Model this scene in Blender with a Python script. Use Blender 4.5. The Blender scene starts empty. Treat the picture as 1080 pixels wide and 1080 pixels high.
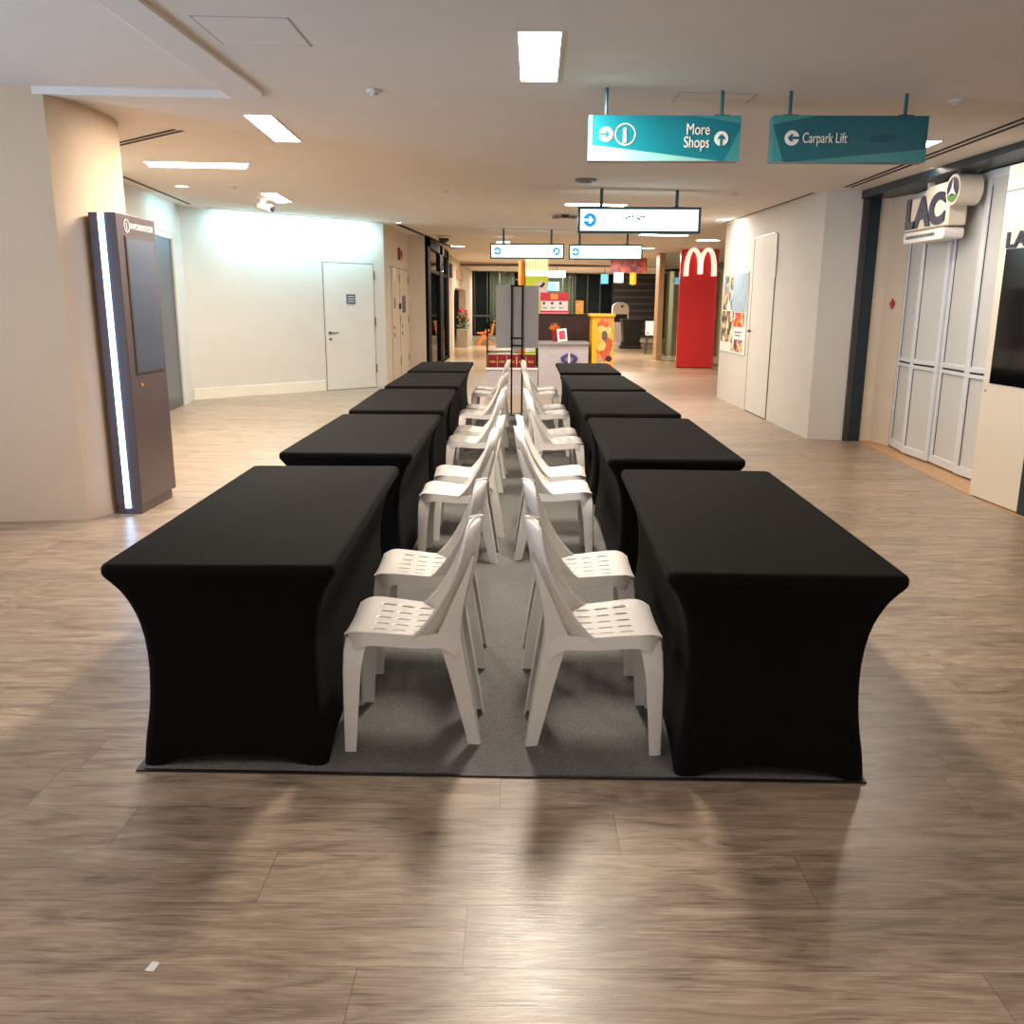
import bpy, bmesh, math, random
from mathutils import Vector, Matrix
random.seed(7)
PI = math.pi
SC = bpy.context.scene
COL = SC.collection

# ---------------------------------------------------------------- camera, world, lights, exposure
def lin(c):
    return tuple((v / 255 / 12.92) if v / 255 <= .04045 else ((v / 255 + .055) / 1.055) ** 2.4 for v in c)

CAM_H, PITCH, YAW, ROLL, FPX = 1.57774, .231030, -.006021, .005462, 933.0
cd = bpy.data.cameras.new('camera')
cam = bpy.data.objects.new('camera', cd)
COL.objects.link(cam)
SC.camera = cam
cd.sensor_fit = 'HORIZONTAL'
cd.sensor_width = 36
cd.lens = FPX / 1080 * 36
cd.clip_end = 200
_f = Vector((math.sin(YAW) * math.cos(PITCH), math.cos(YAW) * math.cos(PITCH), -math.sin(PITCH)))
_r = Vector((math.cos(YAW), -math.sin(YAW), 0))
_u = _r.cross(_f)
_r2 = _r * math.cos(ROLL) + _u * math.sin(ROLL)
_u2 = _u * math.cos(ROLL) - _r * math.sin(ROLL)
M = Matrix.Identity(4)
for i in range(3):
    M[i][0], M[i][1], M[i][2] = _r2[i], _u2[i], -_f[i]
M[2][3] = CAM_H
cam.matrix_world = M

w = bpy.data.worlds.new('mall_ambience')
SC.world = w
w.use_nodes = True
w.node_tree.nodes['Background'].inputs[0].default_value = (1.0, .965, .945, 1)
w.node_tree.nodes['Background'].inputs[1].default_value = .74

SC.view_settings.view_transform = 'Standard'
SC.view_settings.look = 'None'
SC.view_settings.gamma = 1
SC.view_settings.use_curve_mapping = False
SC.view_settings.exposure = .70

WARM = (1, .89, .76)
WHITE = (1, .95, .88)
CYAN = (.46, .88, 1)

def area(name, loc, size, power, color=WHITE, aim=None, spread=None):
    l = bpy.data.lights.new(name, 'AREA')
    l.shape = 'RECTANGLE'
    l.size, l.size_y = size
    l.energy = power
    l.color = color
    if spread:
        l.spread = math.radians(spread)
    o = bpy.data.objects.new(name, l)
    COL.objects.link(o)
    o.location = loc
    if aim is not None:
        d = Vector(aim) - Vector(loc)
        o.rotation_euler = d.to_track_quat('-Z', 'Y').to_euler()
    return o

def cz(x, y):
    return 2.797 - .018 * x + .011 * min(y, 30)

# panel lamps of the hall that stand behind or beside the camera
for lx, ly in ((-.9, 1.2), (1.6, .6), (-2.6, 2.6), (3.0, 3.2)):
    area('ceiling_panel_light', (lx, ly, cz(lx, ly) - .03), (.25, 1.1), 8, WARM)
# wall washers in the slot above the pale left wall
def wash(p0, p1, off, power, n, color=CYAN):
    a, b = Vector(p0), Vector(p1)
    d = (b - a).normalized()
    nrm = Vector((d.y, -d.x, 0))
    L = (b - a).length
    mid = (a + b) / 2 + nrm * off
    o = area('wall_wash_light', (mid.x, mid.y, cz(mid.x, mid.y) - .05), (L, .06), power, color)
    tgt = (a + b) / 2
    tgt = Vector((tgt.x, tgt.y, 2.25))
    z = -(tgt - o.location).normalized()
    x = d
    y = z.cross(x)
    x = y.cross(z)
    m = Matrix((x, y, z)).transposed().to_4x4()
    m.translation = o.location
    o.matrix_world = m
    return o
wash((-4.95, 15.05, 0), (-2.75, 17.15, 0), .30, 40, 1)
wash((-5.1, 12.6, 0), (-5.25, 14.1, 0), .36, 5, 1)
# added out-of-view fill that tints the raised ceiling tray blue
area('tray_tint_fill', (-6.8, 2.8, 1.2), (1.8, 3.0), 88, (.50, .72, 1), aim=(-3, 4.0, 2.9), spread=110)
# mall downlights; those at the end curtains and left shop are added fill
for lx, ly, pw, colr in ((.3, 15.0, 30, WHITE), (2.2, 14.5, 24, WARM), (1.5, 21, 55, WARM), (-.7, 24, 55, WARM),
                         (3.2, 28, 110, WARM), (0, 33, 150, WARM), (2.8, 40, 200, WARM), (-.8, 44.3, 60, WHITE), (2.0, 44.3, 80, WHITE), (-4.4, 23.5, 60, WHITE)):
    area('downlight', (lx, ly, cz(lx, ly) - .06), (.5, .5), pw, colr)
area('wall_spot_light', (3.05, 14.75, 2.80), (.3, .3), 11, WARM, aim=(3.5, 14.75, 1.9))
area('shutter_front_light', (3.62, 8.7, 2.74), (.1, 2.2), 9, WARM, aim=(4.2, 8.9, 1.3))  # warm strip without a fitting, aimed at the folding shutter

# ---------------------------------------------------------------- materials
def nt(m):
    return m.node_tree.nodes, m.node_tree.links

def mat(name, rgb, rough=.5, metal=0., bump=None, var=None, emit=None, coat=0., sheen=0., spec=.5):
    m = bpy.data.materials.new(name)
    m.use_nodes = True
    N, L = nt(m)
    b = N['Principled BSDF']
    c = lin(rgb)
    b.inputs['Base Color'].default_value = (*c, 1)
    b.inputs['Roughness'].default_value = rough
    b.inputs['Metallic'].default_value = metal
    b.inputs['Specular IOR Level'].default_value = spec
    b.inputs['Coat Weight'].default_value = coat
    b.inputs['Sheen Weight'].default_value = sheen
    tc = N.new('ShaderNodeTexCoord')
    if emit:
        b.inputs['Emission Color'].default_value = (*lin(emit[0]), 1)
        b.inputs['Emission Strength'].default_value = emit[1]
    v = var or (3.0, .05)
    n = N.new('ShaderNodeTexNoise')
    n.inputs['Scale'].default_value = v[0]
    n.inputs['Detail'].default_value = 4
    L.new(tc.outputs['Object'], n.inputs['Vector'])
    mx = N.new('ShaderNodeMix')
    mx.data_type = 'RGBA'
    mx.inputs['A'].default_value = (*[x * (1 - v[1]) for x in c], 1)
    mx.inputs['B'].default_value = (*[min(1, x * (1 + v[1])) for x in c], 1)
    L.new(n.outputs['Fac'], mx.inputs['Factor'])
    L.new(mx.outputs['Result'], b.inputs['Base Color'])
    if bump:
        n2 = N.new('ShaderNodeTexNoise')
        n2.inputs['Scale'].default_value = bump[0]
        n2.inputs['Detail'].default_value = 3
        L.new(tc.outputs['Object'], n2.inputs['Vector'])
        bp = N.new('ShaderNodeBump')
        bp.inputs['Strength'].default_value = bump[1]
        bp.inputs['Distance'].default_value = .01
        L.new(n2.outputs['Fac'], bp.inputs['Height'])
        L.new(bp.outputs['Normal'], b.inputs['Normal'])
    return m

def glow(name, rgb, strength):
    m = bpy.data.materials.new(name)
    m.use_nodes = True
    N, L = nt(m)
    b = N['Principled BSDF']
    b.inputs['Base Color'].default_value = (*lin(rgb), 1)
    b.inputs['Emission Color'].default_value = (*lin(rgb), 1)
    b.inputs['Emission Strength'].default_value = strength
    return m

def glass_mat(name, tint=(.75, .82, .80), refl=.12):
    m = bpy.data.materials.new(name)
    m.use_nodes = True
    N, L = nt(m)
    out = N['Material Output']
    N.remove(N['Principled BSDF'])
    tr = N.new('ShaderNodeBsdfTransparent')
    tr.inputs[0].default_value = (*tint, 1)
    gl = N.new('ShaderNodeBsdfGlossy')
    gl.inputs['Roughness'].default_value = .03
    fr = N.new('ShaderNodeLayerWeight')
    fr.inputs['Blend'].default_value = refl
    mx = N.new('ShaderNodeMixShader')
    L.new(fr.outputs['Fresnel'], mx.inputs[0])
    L.new(tr.outputs[0], mx.inputs[1])
    L.new(gl.outputs[0], mx.inputs[2])
    L.new(mx.outputs[0], out.inputs['Surface'])
    return m

def wood_floor():
    m = bpy.data.materials.new('wood_plank_floor')
    m.use_nodes = True
    N, L = nt(m)
    b = N['Principled BSDF']
    tc = N.new('ShaderNodeTexCoord')
    sep = N.new('ShaderNodeSeparateXYZ')
    L.new(tc.outputs['Object'], sep.inputs[0])
    def mth(op, a, bb=None):
        n = N.new('ShaderNodeMath')
        n.operation = op
        for i, v in enumerate((a, bb)):
            if v is None:
                continue
            if isinstance(v, (int, float)):
                n.inputs[i].default_value = v
            else:
                L.new(v, n.inputs[i])
        return n.outputs[0]
    PW, PLN = .232, 1.52
    yy = mth('DIVIDE', mth('ADD', sep.outputs['Y'], -1.6145), PW)
    row = mth('FLOOR', yy)
    fy = mth('FRACT', yy)
    wn = N.new('ShaderNodeTexWhiteNoise')
    wn.noise_dimensions = '1D'
    L.new(row, wn.inputs['W'])
    xx = mth('ADD', mth('DIVIDE', sep.outputs['X'], PLN), mth('MULTIPLY', wn.outputs['Value'], 7.3))
    col = mth('FLOOR', xx)
    fx = mth('FRACT', xx)
    cb = N.new('ShaderNodeCombineXYZ')
    L.new(row, cb.inputs[0])
    L.new(col, cb.inputs[1])
    w2 = N.new('ShaderNodeTexWhiteNoise')
    w2.noise_dimensions = '2D'
    L.new(cb.outputs[0], w2.inputs['Vector'])
    # seams
    ey = mth('MINIMUM', fy, mth('SUBTRACT', 1.0, fy))
    ex = mth('MINIMUM', fx, mth('SUBTRACT', 1.0, fx))
    sy = mth('LESS_THAN', ey, .0065)
    sx = mth('LESS_THAN', ex, .0012)
    seam = mth('MAXIMUM', sy, sx)
    # grain
    g = N.new('ShaderNodeCombineXYZ')
    L.new(mth('ADD', mth('MULTIPLY', sep.outputs['X'], 1.5), mth('MULTIPLY', w2.outputs['Value'], 30)), g.inputs[0])
    L.new(mth('ADD', mth('MULTIPLY', sep.outputs['Y'], 7.5), mth('MULTIPLY', row, 3.7)), g.inputs[1])
    n1 = N.new('ShaderNodeTexNoise')
    n1.inputs['Scale'].default_value = 1.6
    n1.inputs['Detail'].default_value = 6
    n1.inputs['Roughness'].default_value = .62
    n1.inputs['Distortion'].default_value = 1.6
    L.new(g.outputs[0], n1.inputs['Vector'])
    g2 = N.new('ShaderNodeCombineXYZ')
    L.new(mth('MULTIPLY', sep.outputs['X'], 7.0), g2.inputs[0])
    L.new(mth('MULTIPLY', sep.outputs['Y'], 150), g2.inputs[1])
    n2 = N.new('ShaderNodeTexNoise')
    n2.inputs['Scale'].default_value = 1.0
    n2.inputs['Detail'].default_value = 4
    L.new(g2.outputs[0], n2.inputs['Vector'])
    cr = N.new('ShaderNodeValToRGB')
    els = cr.color_ramp.elements
    els[0].position, els[0].color = .33, (*lin((100, 80, 63)), 1)
    els[1].position, els[1].color = .68, (*lin((188, 162, 132)), 1)
    e = els.new(.47)
    e.color = (*lin((147, 122, 97)), 1)
    mixg = mth('ADD', mth('MULTIPLY', n1.outputs['Fac'], .62), mth('MULTIPLY', n2.outputs['Fac'], .38))
    L.new(mixg, cr.inputs[0])
    hs = N.new('ShaderNodeHueSaturation')
    hs.inputs['Saturation'].default_value = .84
    L.new(mth('ADD', .90, mth('MULTIPLY', w2.outputs['Value'], .20)), hs.inputs['Value'])
    L.new(cr.outputs[0], hs.inputs['Color'])
    mx = N.new('ShaderNodeMix')
    mx.data_type = 'RGBA'
    L.new(mth('MULTIPLY', seam, .42), mx.inputs['Factor'])
    L.new(hs.outputs[0], mx.inputs['A'])
    mx.inputs['B'].default_value = (*lin((58, 44, 36)), 1)
    L.new(mx.outputs['Result'], b.inputs['Base Color'])
    L.new(mth('ADD', .20, mth('MULTIPLY', n2.outputs['Fac'], .26)), b.inputs['Roughness'])
    bp = N.new('ShaderNodeBump')
    bp.inputs['Strength'].default_value = .22
    bp.inputs['Distance'].default_value = .004
    L.new(mth('SUBTRACT', mth('ADD', mth('MULTIPLY', n2.outputs['Fac'], .7), mth('MULTIPLY', n1.outputs['Fac'], .3)), seam), bp.inputs['Height'])
    L.new(bp.outputs['Normal'], b.inputs['Normal'])
    b.inputs['Specular IOR Level'].default_value = .55
    return m

def tile_mat(name, rgb, grout, sx, sy, rough=.25, mortar=.006, upright=False):
    m = bpy.data.materials.new(name)
    m.use_nodes = True
    N, L = nt(m)
    b = N['Principled BSDF']
    tc = N.new('ShaderNodeTexCoord')
    br = N.new('ShaderNodeTexBrick')
    br.offset = .5
    c = lin(rgb)
    br.inputs['Color1'].default_value = (*c, 1)
    br.inputs['Color2'].default_value = (*[v * .9 for v in c], 1)
    br.inputs['Mortar'].default_value = (*lin(grout), 1)
    br.inputs['Scale'].default_value = 1
    br.inputs['Mortar Size'].default_value = mortar
    br.inputs['Brick Width'].default_value = sx
    br.inputs['Row Height'].default_value = sy
    mp = N.new('ShaderNodeMapping')
    if upright:
        mp.inputs['Rotation'].default_value = (-PI / 2, 0, 0)
    L.new(tc.outputs['Object'], mp.inputs[0])
    L.new(mp.outputs[0], br.inputs['Vector'])
    L.new(br.outputs['Color'], b.inputs['Base Color'])
    b.inputs['Roughness'].default_value = rough
    return m, mp

def stripes(name, a, bcol, freq, axis='X', rough=.6, width=.5):
    m = bpy.data.materials.new(name)
    m.use_nodes = True
    N, L = nt(m)
    b = N['Principled BSDF']
    tc = N.new('ShaderNodeTexCoord')
    sep = N.new('ShaderNodeSeparateXYZ')
    L.new(tc.outputs['Object'], sep.inputs[0])
    mu = N.new('ShaderNodeMath')
    mu.operation = 'MULTIPLY'
    L.new(sep.outputs[axis], mu.inputs[0])
    mu.inputs[1].default_value = freq
    fr = N.new('ShaderNodeMath')
    fr.operation = 'FRACT'
    L.new(mu.outputs[0], fr.inputs[0])
    lt = N.new('ShaderNodeMath')
    lt.operation = 'LESS_THAN'
    L.new(fr.outputs[0], lt.inputs[0])
    lt.inputs[1].default_value = width
    mx = N.new('ShaderNodeMix')
    mx.data_type = 'RGBA'
    L.new(lt.outputs[0], mx.inputs['Factor'])
    mx.inputs['A'].default_value = (*lin(a), 1)
    mx.inputs['B'].default_value = (*lin(bcol), 1)
    L.new(mx.outputs['Result'], b.inputs['Base Color'])
    b.inputs['Roughness'].default_value = rough
    return m

def collage(name, cols, scale, rough=.4):
    m = bpy.data.materials.new(name)
    m.use_nodes = True
    N, L = nt(m)
    b = N['Principled BSDF']
    tc = N.new('ShaderNodeTexCoord')
    vo = N.new('ShaderNodeTexVoronoi')
    vo.inputs['Scale'].default_value = scale
    L.new(tc.outputs['Object'], vo.inputs['Vector'])
    sp = N.new('ShaderNodeSeparateColor')
    L.new(vo.outputs['Color'], sp.inputs[0])
    cr = N.new('ShaderNodeValToRGB')
    cr.color_ramp.interpolation = 'CONSTANT'
    els = cr.color_ramp.elements
    while len(els) < len(cols):
        els.new(.5)
    for i, c in enumerate(cols):
        els[i].position = i / len(cols)
        els[i].color = (*lin(c), 1)
    L.new(sp.outputs[0], cr.inputs[0])
    L.new(cr.outputs[0], b.inputs['Base Color'])
    b.inputs['Roughness'].default_value = rough
    return m

def carpet_mat():
    m = mat('grey_carpet', (116, 114, 111), .95, bump=(260, .7), var=(110, .55), spec=.1)
    return m

MT = dict(
    floor=wood_floor(),
    tile=tile_mat('beige_stone_tile', (196, 172, 140), (150, 128, 102), 1.2, 1.2, .22, .004)[0],
    shopfloor=mat('light_oak_floor', (196, 150, 104), .35, var=(6, .12)),
    ceil=mat('ceiling_paint', (224, 215, 206), .85, spec=.2),
    wall=mat('white_wall_paint', (208, 203, 196), .7),
    cream=mat('cream_wall_paint', (216, 201, 182), .75),
    column=mat('cream_column_paint', (206, 180, 152), .7),
    door=mat('white_door_paint', (213, 210, 204), .5),
    gap=mat('dark_gap', (40, 38, 38), .8),
    base=mat('pale_baseboard', (228, 220, 206), .5),
    black=mat('black_frame', (11, 11, 12), .7, spec=.12),
    teal=mat('dark_teal_panel', (14, 38, 48), .35),
    dgrey=mat('dark_grey_metal', (58, 58, 60), .45),
    steel=mat('brushed_steel', (104, 112, 128), .3, 1., var=(8, .1)),
    alu=mat('aluminium_frame', (222, 225, 229), .4, .1),
    shutter=mat('shutter_infill', (206, 205, 201), .5),
    cloth=mat('black_stretch_cloth', (16, 14, 13), .85, sheen=.01, bump=(600, .1), var=(30, .2), spec=.06),
    plastic=mat('white_plastic', (226, 220, 214), .34, var=(5, .03), spec=.5),
    carpet=carpet_mat(),
    rim=mat('black_carpet_edge', (14, 14, 14), .5),
    kiosk=mat('bronze_grey_metal', (92, 80, 83), .38, .35),
    screen=mat('dark_screen', (62, 72, 88), .3, spec=.9),  # bluish base stands in for the washed wall reflected in the kiosk screen
    tvblack=mat('black_screen', (8, 8, 9), .08),
    led=glow('cool_led', (150, 198, 255), 5),
    lamp=glow('warm_lamp_panel', (255, 244, 222), 14),
    lampd=glow('warm_downlight', (255, 236, 205), 9),
    spot=glow('white_spot_lens', (255, 252, 244), 12),
    lit=glow('lit_sign_face', (228, 250, 255), 1.35),
    signframe=mat('dark_cyan_frame', (38, 92, 102), .4),
    sgreen=mat('teal_sign_face', (6, 112, 128), .3),
    sgreen2=mat('muted_teal_sign_face', (20, 96, 108), .35),
    slight=mat('pale_teal_wedge', (128, 186, 180), .3),
    smid=mat('mid_teal_wedge', (58, 138, 140), .3),
    stext=mat('pale_sign_lettering', (235, 232, 224), .5),
    ghost=mat('faded_lettering', (22, 88, 100), .5),
    blue=mat('blue_icon', (20, 130, 190), .5, emit=((20, 130, 190), .8)),
    icow=mat('white_icon', (240, 240, 240), .5, emit=((228, 250, 255), .8)),
    navy=mat('navy_lettering', (28, 34, 58), .4),
    ivory=mat('ivory_sign_body', (226, 214, 196), .45),
    green=mat('leaf_green', (92, 142, 60), .5),
    red=mat('red_gloss_panel', (204, 40, 42), .25, coat=.3),
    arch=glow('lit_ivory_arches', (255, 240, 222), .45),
    brick=tile_mat('lilac_brick_front', (196, 188, 192), (160, 150, 158), .09, .035, .6, .003, True)[0],
    brown=mat('dark_brown_drape', (58, 36, 34), .8, bump=(40, .4)),
    gtop=mat('grey_worktop', (150, 146, 144), .4),
    board=mat('grey_board', (158, 158, 164), .6),
    yellow=mat('yellow_laminate', (240, 176, 30), .4),
    orange=mat('orange_plywood', (222, 128, 58), .45),
    opic=collage('orange_food_print', [(238, 140, 80), (246, 170, 70), (210, 90, 60), (250, 190, 110), (190, 90, 50)], 9),
    purple=mat('purple_ribbon', (70, 54, 130), .5),
    redbox=mat('red_gift_paper', (156, 26, 32), .4, var=(60, .3)),
    gold=mat('gold_print', (222, 150, 60), .4),
    pinkred=mat('crimson_print', (206, 40, 66), .5),
    pink=mat('pink_print', (236, 140, 150), .5),
    paper=mat('white_print', (236, 230, 226), .6),
    lime=mat('lime_panel', (196, 212, 60), .5, emit=((206, 226, 60), .12)),
    pale=glow('lit_pale_panel', (252, 255, 216), .55),
    wood=mat('light_wood_post', (190, 152, 112), .5, var=(4, .12)),
    planter=mat('concrete_planter', (168, 158, 140), .8),
    leaf=mat('foliage', (74, 84, 40), .6),
    flower=mat('red_flowers', (190, 60, 50), .6),
    binm=mat('black_bin_plastic', (30, 29, 29), .5),
    curtain=mat('olive_curtain', (158, 150, 122), .8),
    darkglass=mat('dark_interior', (20, 24, 28), .4),
    glass=glass_mat('shop_glass'),
    cglass=glass_mat('case_glass', (.94, .96, .96), .08),
    bstrip=stripes('banded_dark_shutter', (34, 34, 38), (72, 68, 66), 3.2, 'Z', .5, .3),
    vent=mat('slot_black', (12, 12, 12), .8),
    scr=glow('lit_screen', (110, 190, 230), .8),
    scrw=glow('lit_white_box', (240, 250, 255), 1.4),
    lantern=mat('yellow_lantern', (236, 170, 40), .5, emit=((236, 170, 40), .3)),
    banner=collage('red_patterned_banner', [(190, 70, 70), (206, 96, 86), (150, 60, 90), (110, 90, 130), (214, 120, 90)], 9),
    dome=mat('camera_black', (20, 20, 22), .2),
    detector=mat('detector_white', (214, 208, 200), .5),
    greyd=mat('grey_detector', (120, 116, 112), .5),
    hinge=mat('hinge_metal', (120, 116, 112), .35, .8),
    plaque=mat('slate_plaque', (86, 92, 106), .4),
    fire=mat('red_call_point', (150, 44, 34), .4),
    collA=collage('poster_print', [(40, 60, 120), (220, 190, 120), (200, 90, 60), (230, 225, 215), (120, 60, 110), (90, 150, 190)], 9),
    collB=mat('blue_grey_print', (150, 172, 188), .5, var=(5, .35)),
    collC=collage('earth_print', [(96, 74, 54), (200, 184, 160), (150, 120, 90), (60, 50, 44), (224, 214, 196)], 12),
    collD=collage('warm_print', [(214, 60, 50), (240, 160, 60), (230, 220, 210), (180, 70, 60)], 11),
    joint=mat('hatch_joint', (168, 160, 152), .8),
    reddia=mat('red_paper_sticker', (190, 50, 40), .6),
)

# ---------------------------------------------------------------- mesh helpers
class MB:
    def __init__(s):
        s.v, s.f = [], []
    def add(s, vs, fs):
        o = len(s.v)
        s.v += [tuple(v) for v in vs]
        s.f += [tuple(i + o for i in f) for f in fs]
        return s
    def box(s, x0, x1, y0, y1, z0, z1):
        vs = [(x, y, z) for z in (z0, z1) for y in (y0, y1) for x in (x0, x1)]
        return s.add(vs, [(0, 2, 3, 1), (4, 5, 7, 6), (0, 1, 5, 4), (2, 6, 7, 3), (0, 4, 6, 2), (1, 3, 7, 5)])
    def prism(s, pts, z0, z1):
        # polygon in the floor plane, extruded upward; z1 may be a function
        if sum(pts[i][0] * pts[(i + 1) % len(pts)][1] - pts[(i + 1) % len(pts)][0] * pts[i][1] for i in range(len(pts))) < 0:
            pts = pts[::-1]
        n = len(pts)
        zt = (lambda x, y: z1) if not callable(z1) else z1
        vs = [(x, y, z0) for x, y in pts] + [(x, y, zt(x, y)) for x, y in pts]
        fs = [tuple(range(n))[::-1], tuple(range(n, 2 * n))]
        fs += [(i, (i + 1) % n, n + (i + 1) % n, n + i) for i in range(n)]
        return s.add(vs, fs)
    def slab(s, pts, org, ux, uy, depth):
        # polygon in plane (ux,uy) at org, front face along ux x uy, body behind it
        org, ux, uy = Vector(org), Vector(ux).normalized(), Vector(uy).normalized()
        nn = ux.cross(uy)
        if sum(pts[i][0] * pts[(i + 1) % len(pts)][1] - pts[(i + 1) % len(pts)][0] * pts[i][1] for i in range(len(pts))) < 0:
            pts = pts[::-1]
        n = len(pts)
        a = [org + ux * p[0] + uy * p[1] for p in pts]
        bk = [p - nn * depth for p in a]
        fs = [tuple(range(n)), tuple(range(n, 2 * n))[::-1]]
        fs += [(i, n + i, n + (i + 1) % n, (i + 1) % n) for i in range(n)]
        return s.add(a + bk, fs)
    def rect(s, x0, x1, y0, y1, org, ux, uy, depth):
        return s.slab([(x0, y0), (x1, y0), (x1, y1), (x0, y1)], org, ux, uy, depth)
    def tube(s, path, r, seg=10, cap=True):
        path = [Vector(p) for p in path]
        rs = r if isinstance(r, (list, tuple)) else [r] * len(path)
        rings = []
        for i, p in enumerate(path):
            d = (path[min(i + 1, len(path) - 1)] - path[max(i - 1, 0)]).normalized()
            a = d.orthogonal().normalized() if i == 0 else (rings_a - d * rings_a.dot(d)).normalized()
            rings_a = a
            b = d.cross(a)
            rings.append([p + (a * math.cos(2 * PI * k / seg) + b * math.sin(2 * PI * k / seg)) * rs[i] for k in range(seg)])
        vs = [v for rg in rings for v in rg]
        fs = []
        for i in range(len(rings) - 1):
            for k in range(seg):
                a0, a1 = i * seg + k, i * seg + (k + 1) % seg
                fs.append((a0, a1, a1 + seg, a0 + seg))
        if cap:
            fs.append(tuple(range(seg))[::-1])
            fs.append(tuple(range(len(vs) - seg, len(vs))))
        return s.add(vs, fs)
    def lathe(s, prof, c, seg=20):
        # prof: (radius, z) list
        vs = [(c[0] + r * math.cos(2 * PI * k / seg), c[1] + r * math.sin(2 * PI * k / seg), c[2] + z) for r, z in prof for k in range(seg)]
        fs = []
        for i in range(len(prof) - 1):
            for k in range(seg):
                a0, a1 = i * seg + k, i * seg + (k + 1) % seg
                fs.append((a0, a1, a1 + seg, a0 + seg))
        fs.append(tuple(range(seg))[::-1])
        fs.append(tuple(range(len(vs) - seg, len(vs))))
        return s.add(vs, fs)
    def build(s, name, material, parent=None, smooth=None, bevel=0.):
        me = bpy.data.meshes.new(name)
        off = Vector((0, 0, 0))
        p = parent
        while p is not None:
            off += p.location
            p = p.parent
        me.from_pydata([Vector(v) - off for v in s.v], [], s.f)
        me.update()
        bm = bmesh.new()
        bm.from_mesh(me)
        bmesh.ops.recalc_face_normals(bm, faces=bm.faces)
        bm.to_mesh(me)
        bm.free()
        if smooth is not None:
            me.polygons.foreach_set('use_smooth', [True] * len(me.polygons))
            me.set_sharp_from_angle(angle=math.radians(smooth))
        me.materials.append(MT[material] if isinstance(material, str) else material)
        o = bpy.data.objects.new(name, me)
        COL.objects.link(o)
        if parent is not None:
            o.parent = parent
        if bevel:
            bv = o.modifiers.new('bevel', 'BEVEL')
            bv.width = bevel
            bv.segments = 2
            bv.limit_method = 'ANGLE'
            bv.angle_limit = math.radians(40)
        return o

def circle(cx, cy, r, n=28):
    return [(cx + r * math.cos(2 * PI * i / n), cy + r * math.sin(2 * PI * i / n)) for i in range(n)]

def text(name, body, org, ux, uy, height, material, parent, depth=.003, align='LEFT', xs=1., weight=0.):
    fc = bpy.data.curves.new(name, 'FONT')
    fc.body = body
    fc.size = height / .72
    fc.extrude = depth / 2
    fc.offset = weight
    fc.align_x = align
    fc.space_line = .8
    tmp = bpy.data.objects.new(name, fc)
    COL.objects.link(tmp)
    dg = bpy.context.evaluated_depsgraph_get()
    me = bpy.data.meshes.new_from_object(tmp.evaluated_get(dg))
    bpy.data.objects.remove(tmp)
    ux, uy = Vector(ux).normalized(), Vector(uy).normalized()
    nn = ux.cross(uy)
    off = Vector((0, 0, 0))
    p = parent
    while p is not None:
        off += p.location
        p = p.parent
    for v in me.vertices:
        v.co = Vector(org) + ux * v.co.x * xs + uy * v.co.y + nn * (v.co.z + depth / 2) - off
    me.name = name
    me.materials.clear()
    me.materials.append(MT[material])
    o = bpy.data.objects.new(name, me)
    COL.objects.link(o)
    o.parent = parent
    return o

def tag(o, label, cat, group=None, kind=None):
    if label:
        o['label'] = label
    if cat:
        o['category'] = cat
    if group:
        o['group'] = group
    if kind:
        o['kind'] = kind
    return o

def thing(name, label, cat, loc=(0, 0, 0), group=None):
    o = bpy.data.objects.new(name, None)
    o.empty_display_size = .1
    COL.objects.link(o)
    o.location = loc
    return tag(o, label, cat, group)

def struct(o):
    o['kind'] = 'structure'
    return o

def dup(root):
    r = root.copy()
    COL.objects.link(r)
    for ch in list(root.children):
        c = ch.copy()
        COL.objects.link(c)
        c.parent = r
        for g in list(ch.children):
            d = g.copy()
            COL.objects.link(d)
            d.parent = c
    return r

X, Y, Z = Vector((1, 0, 0)), Vector((0, 1, 0)), Vector((0, 0, 1))
UP = lambda x, y: cz(x, y) + .12        # walls run a little past the ceiling skin

# ---------------------------------------------------------------- setting
struct(MB().box(-9, 9, -6, 21.5, -.05, 0).build('floor', 'floor'))
struct(MB().box(-9, 9, 21.5, 46.5, -.05, 0).build('floor', 'tile'))
# ceiling skin with a shallow raised tray at upper left
TR = dict(x0=-8.0, x1=-1.9, y0=1.0, y1=6.36, h=.05)
def ceil_mesh():
    mb = MB()
    xs = [-9, TR['x0'], TR['x1'], 9]
    ys = [-6, TR['y0'], TR['y1'], 30, 46.5]
    for i in range(len(xs) - 1):
        for j in range(len(ys) - 1):
            a, b, c, d = xs[i], xs[i + 1], ys[j], ys[j + 1]
            up = TR['h'] if (i == 1 and j == 1) else 0
            vs = [(a, c), (a, d), (b, d), (b, c)]
            mb.add([(x, y, cz(x, y) + up) for x, y in vs] + [(x, y, cz(x, y) + .2) for x, y in vs],
                   [(0, 1, 2, 3), (4, 7, 6, 5)])
    a, b, c, d = TR['x0'], TR['x1'], TR['y0'], TR['y1']
    q = [(a, c), (a, d), (b, d), (b, c)]
    for i in range(4):
        (x0, y0), (x1, y1) = q[i], q[(i + 1) % 4]
        mb.add([(x0, y0, cz(x0, y0)), (x1, y1, cz(x1, y1)), (x1, y1, cz(x1, y1) + TR['h']), (x0, y0, cz(x0, y0) + TR['h'])], [(0, 1, 2, 3)])
    return mb
cm = ceil_mesh()
me = bpy.data.meshes.new('ceiling')
me.from_pydata(cm.v, [], cm.f)
me.materials.append(MT['ceil'])
ce = bpy.data.objects.new('ceiling', me)
COL.objects.link(ce)
struct(ce)
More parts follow.
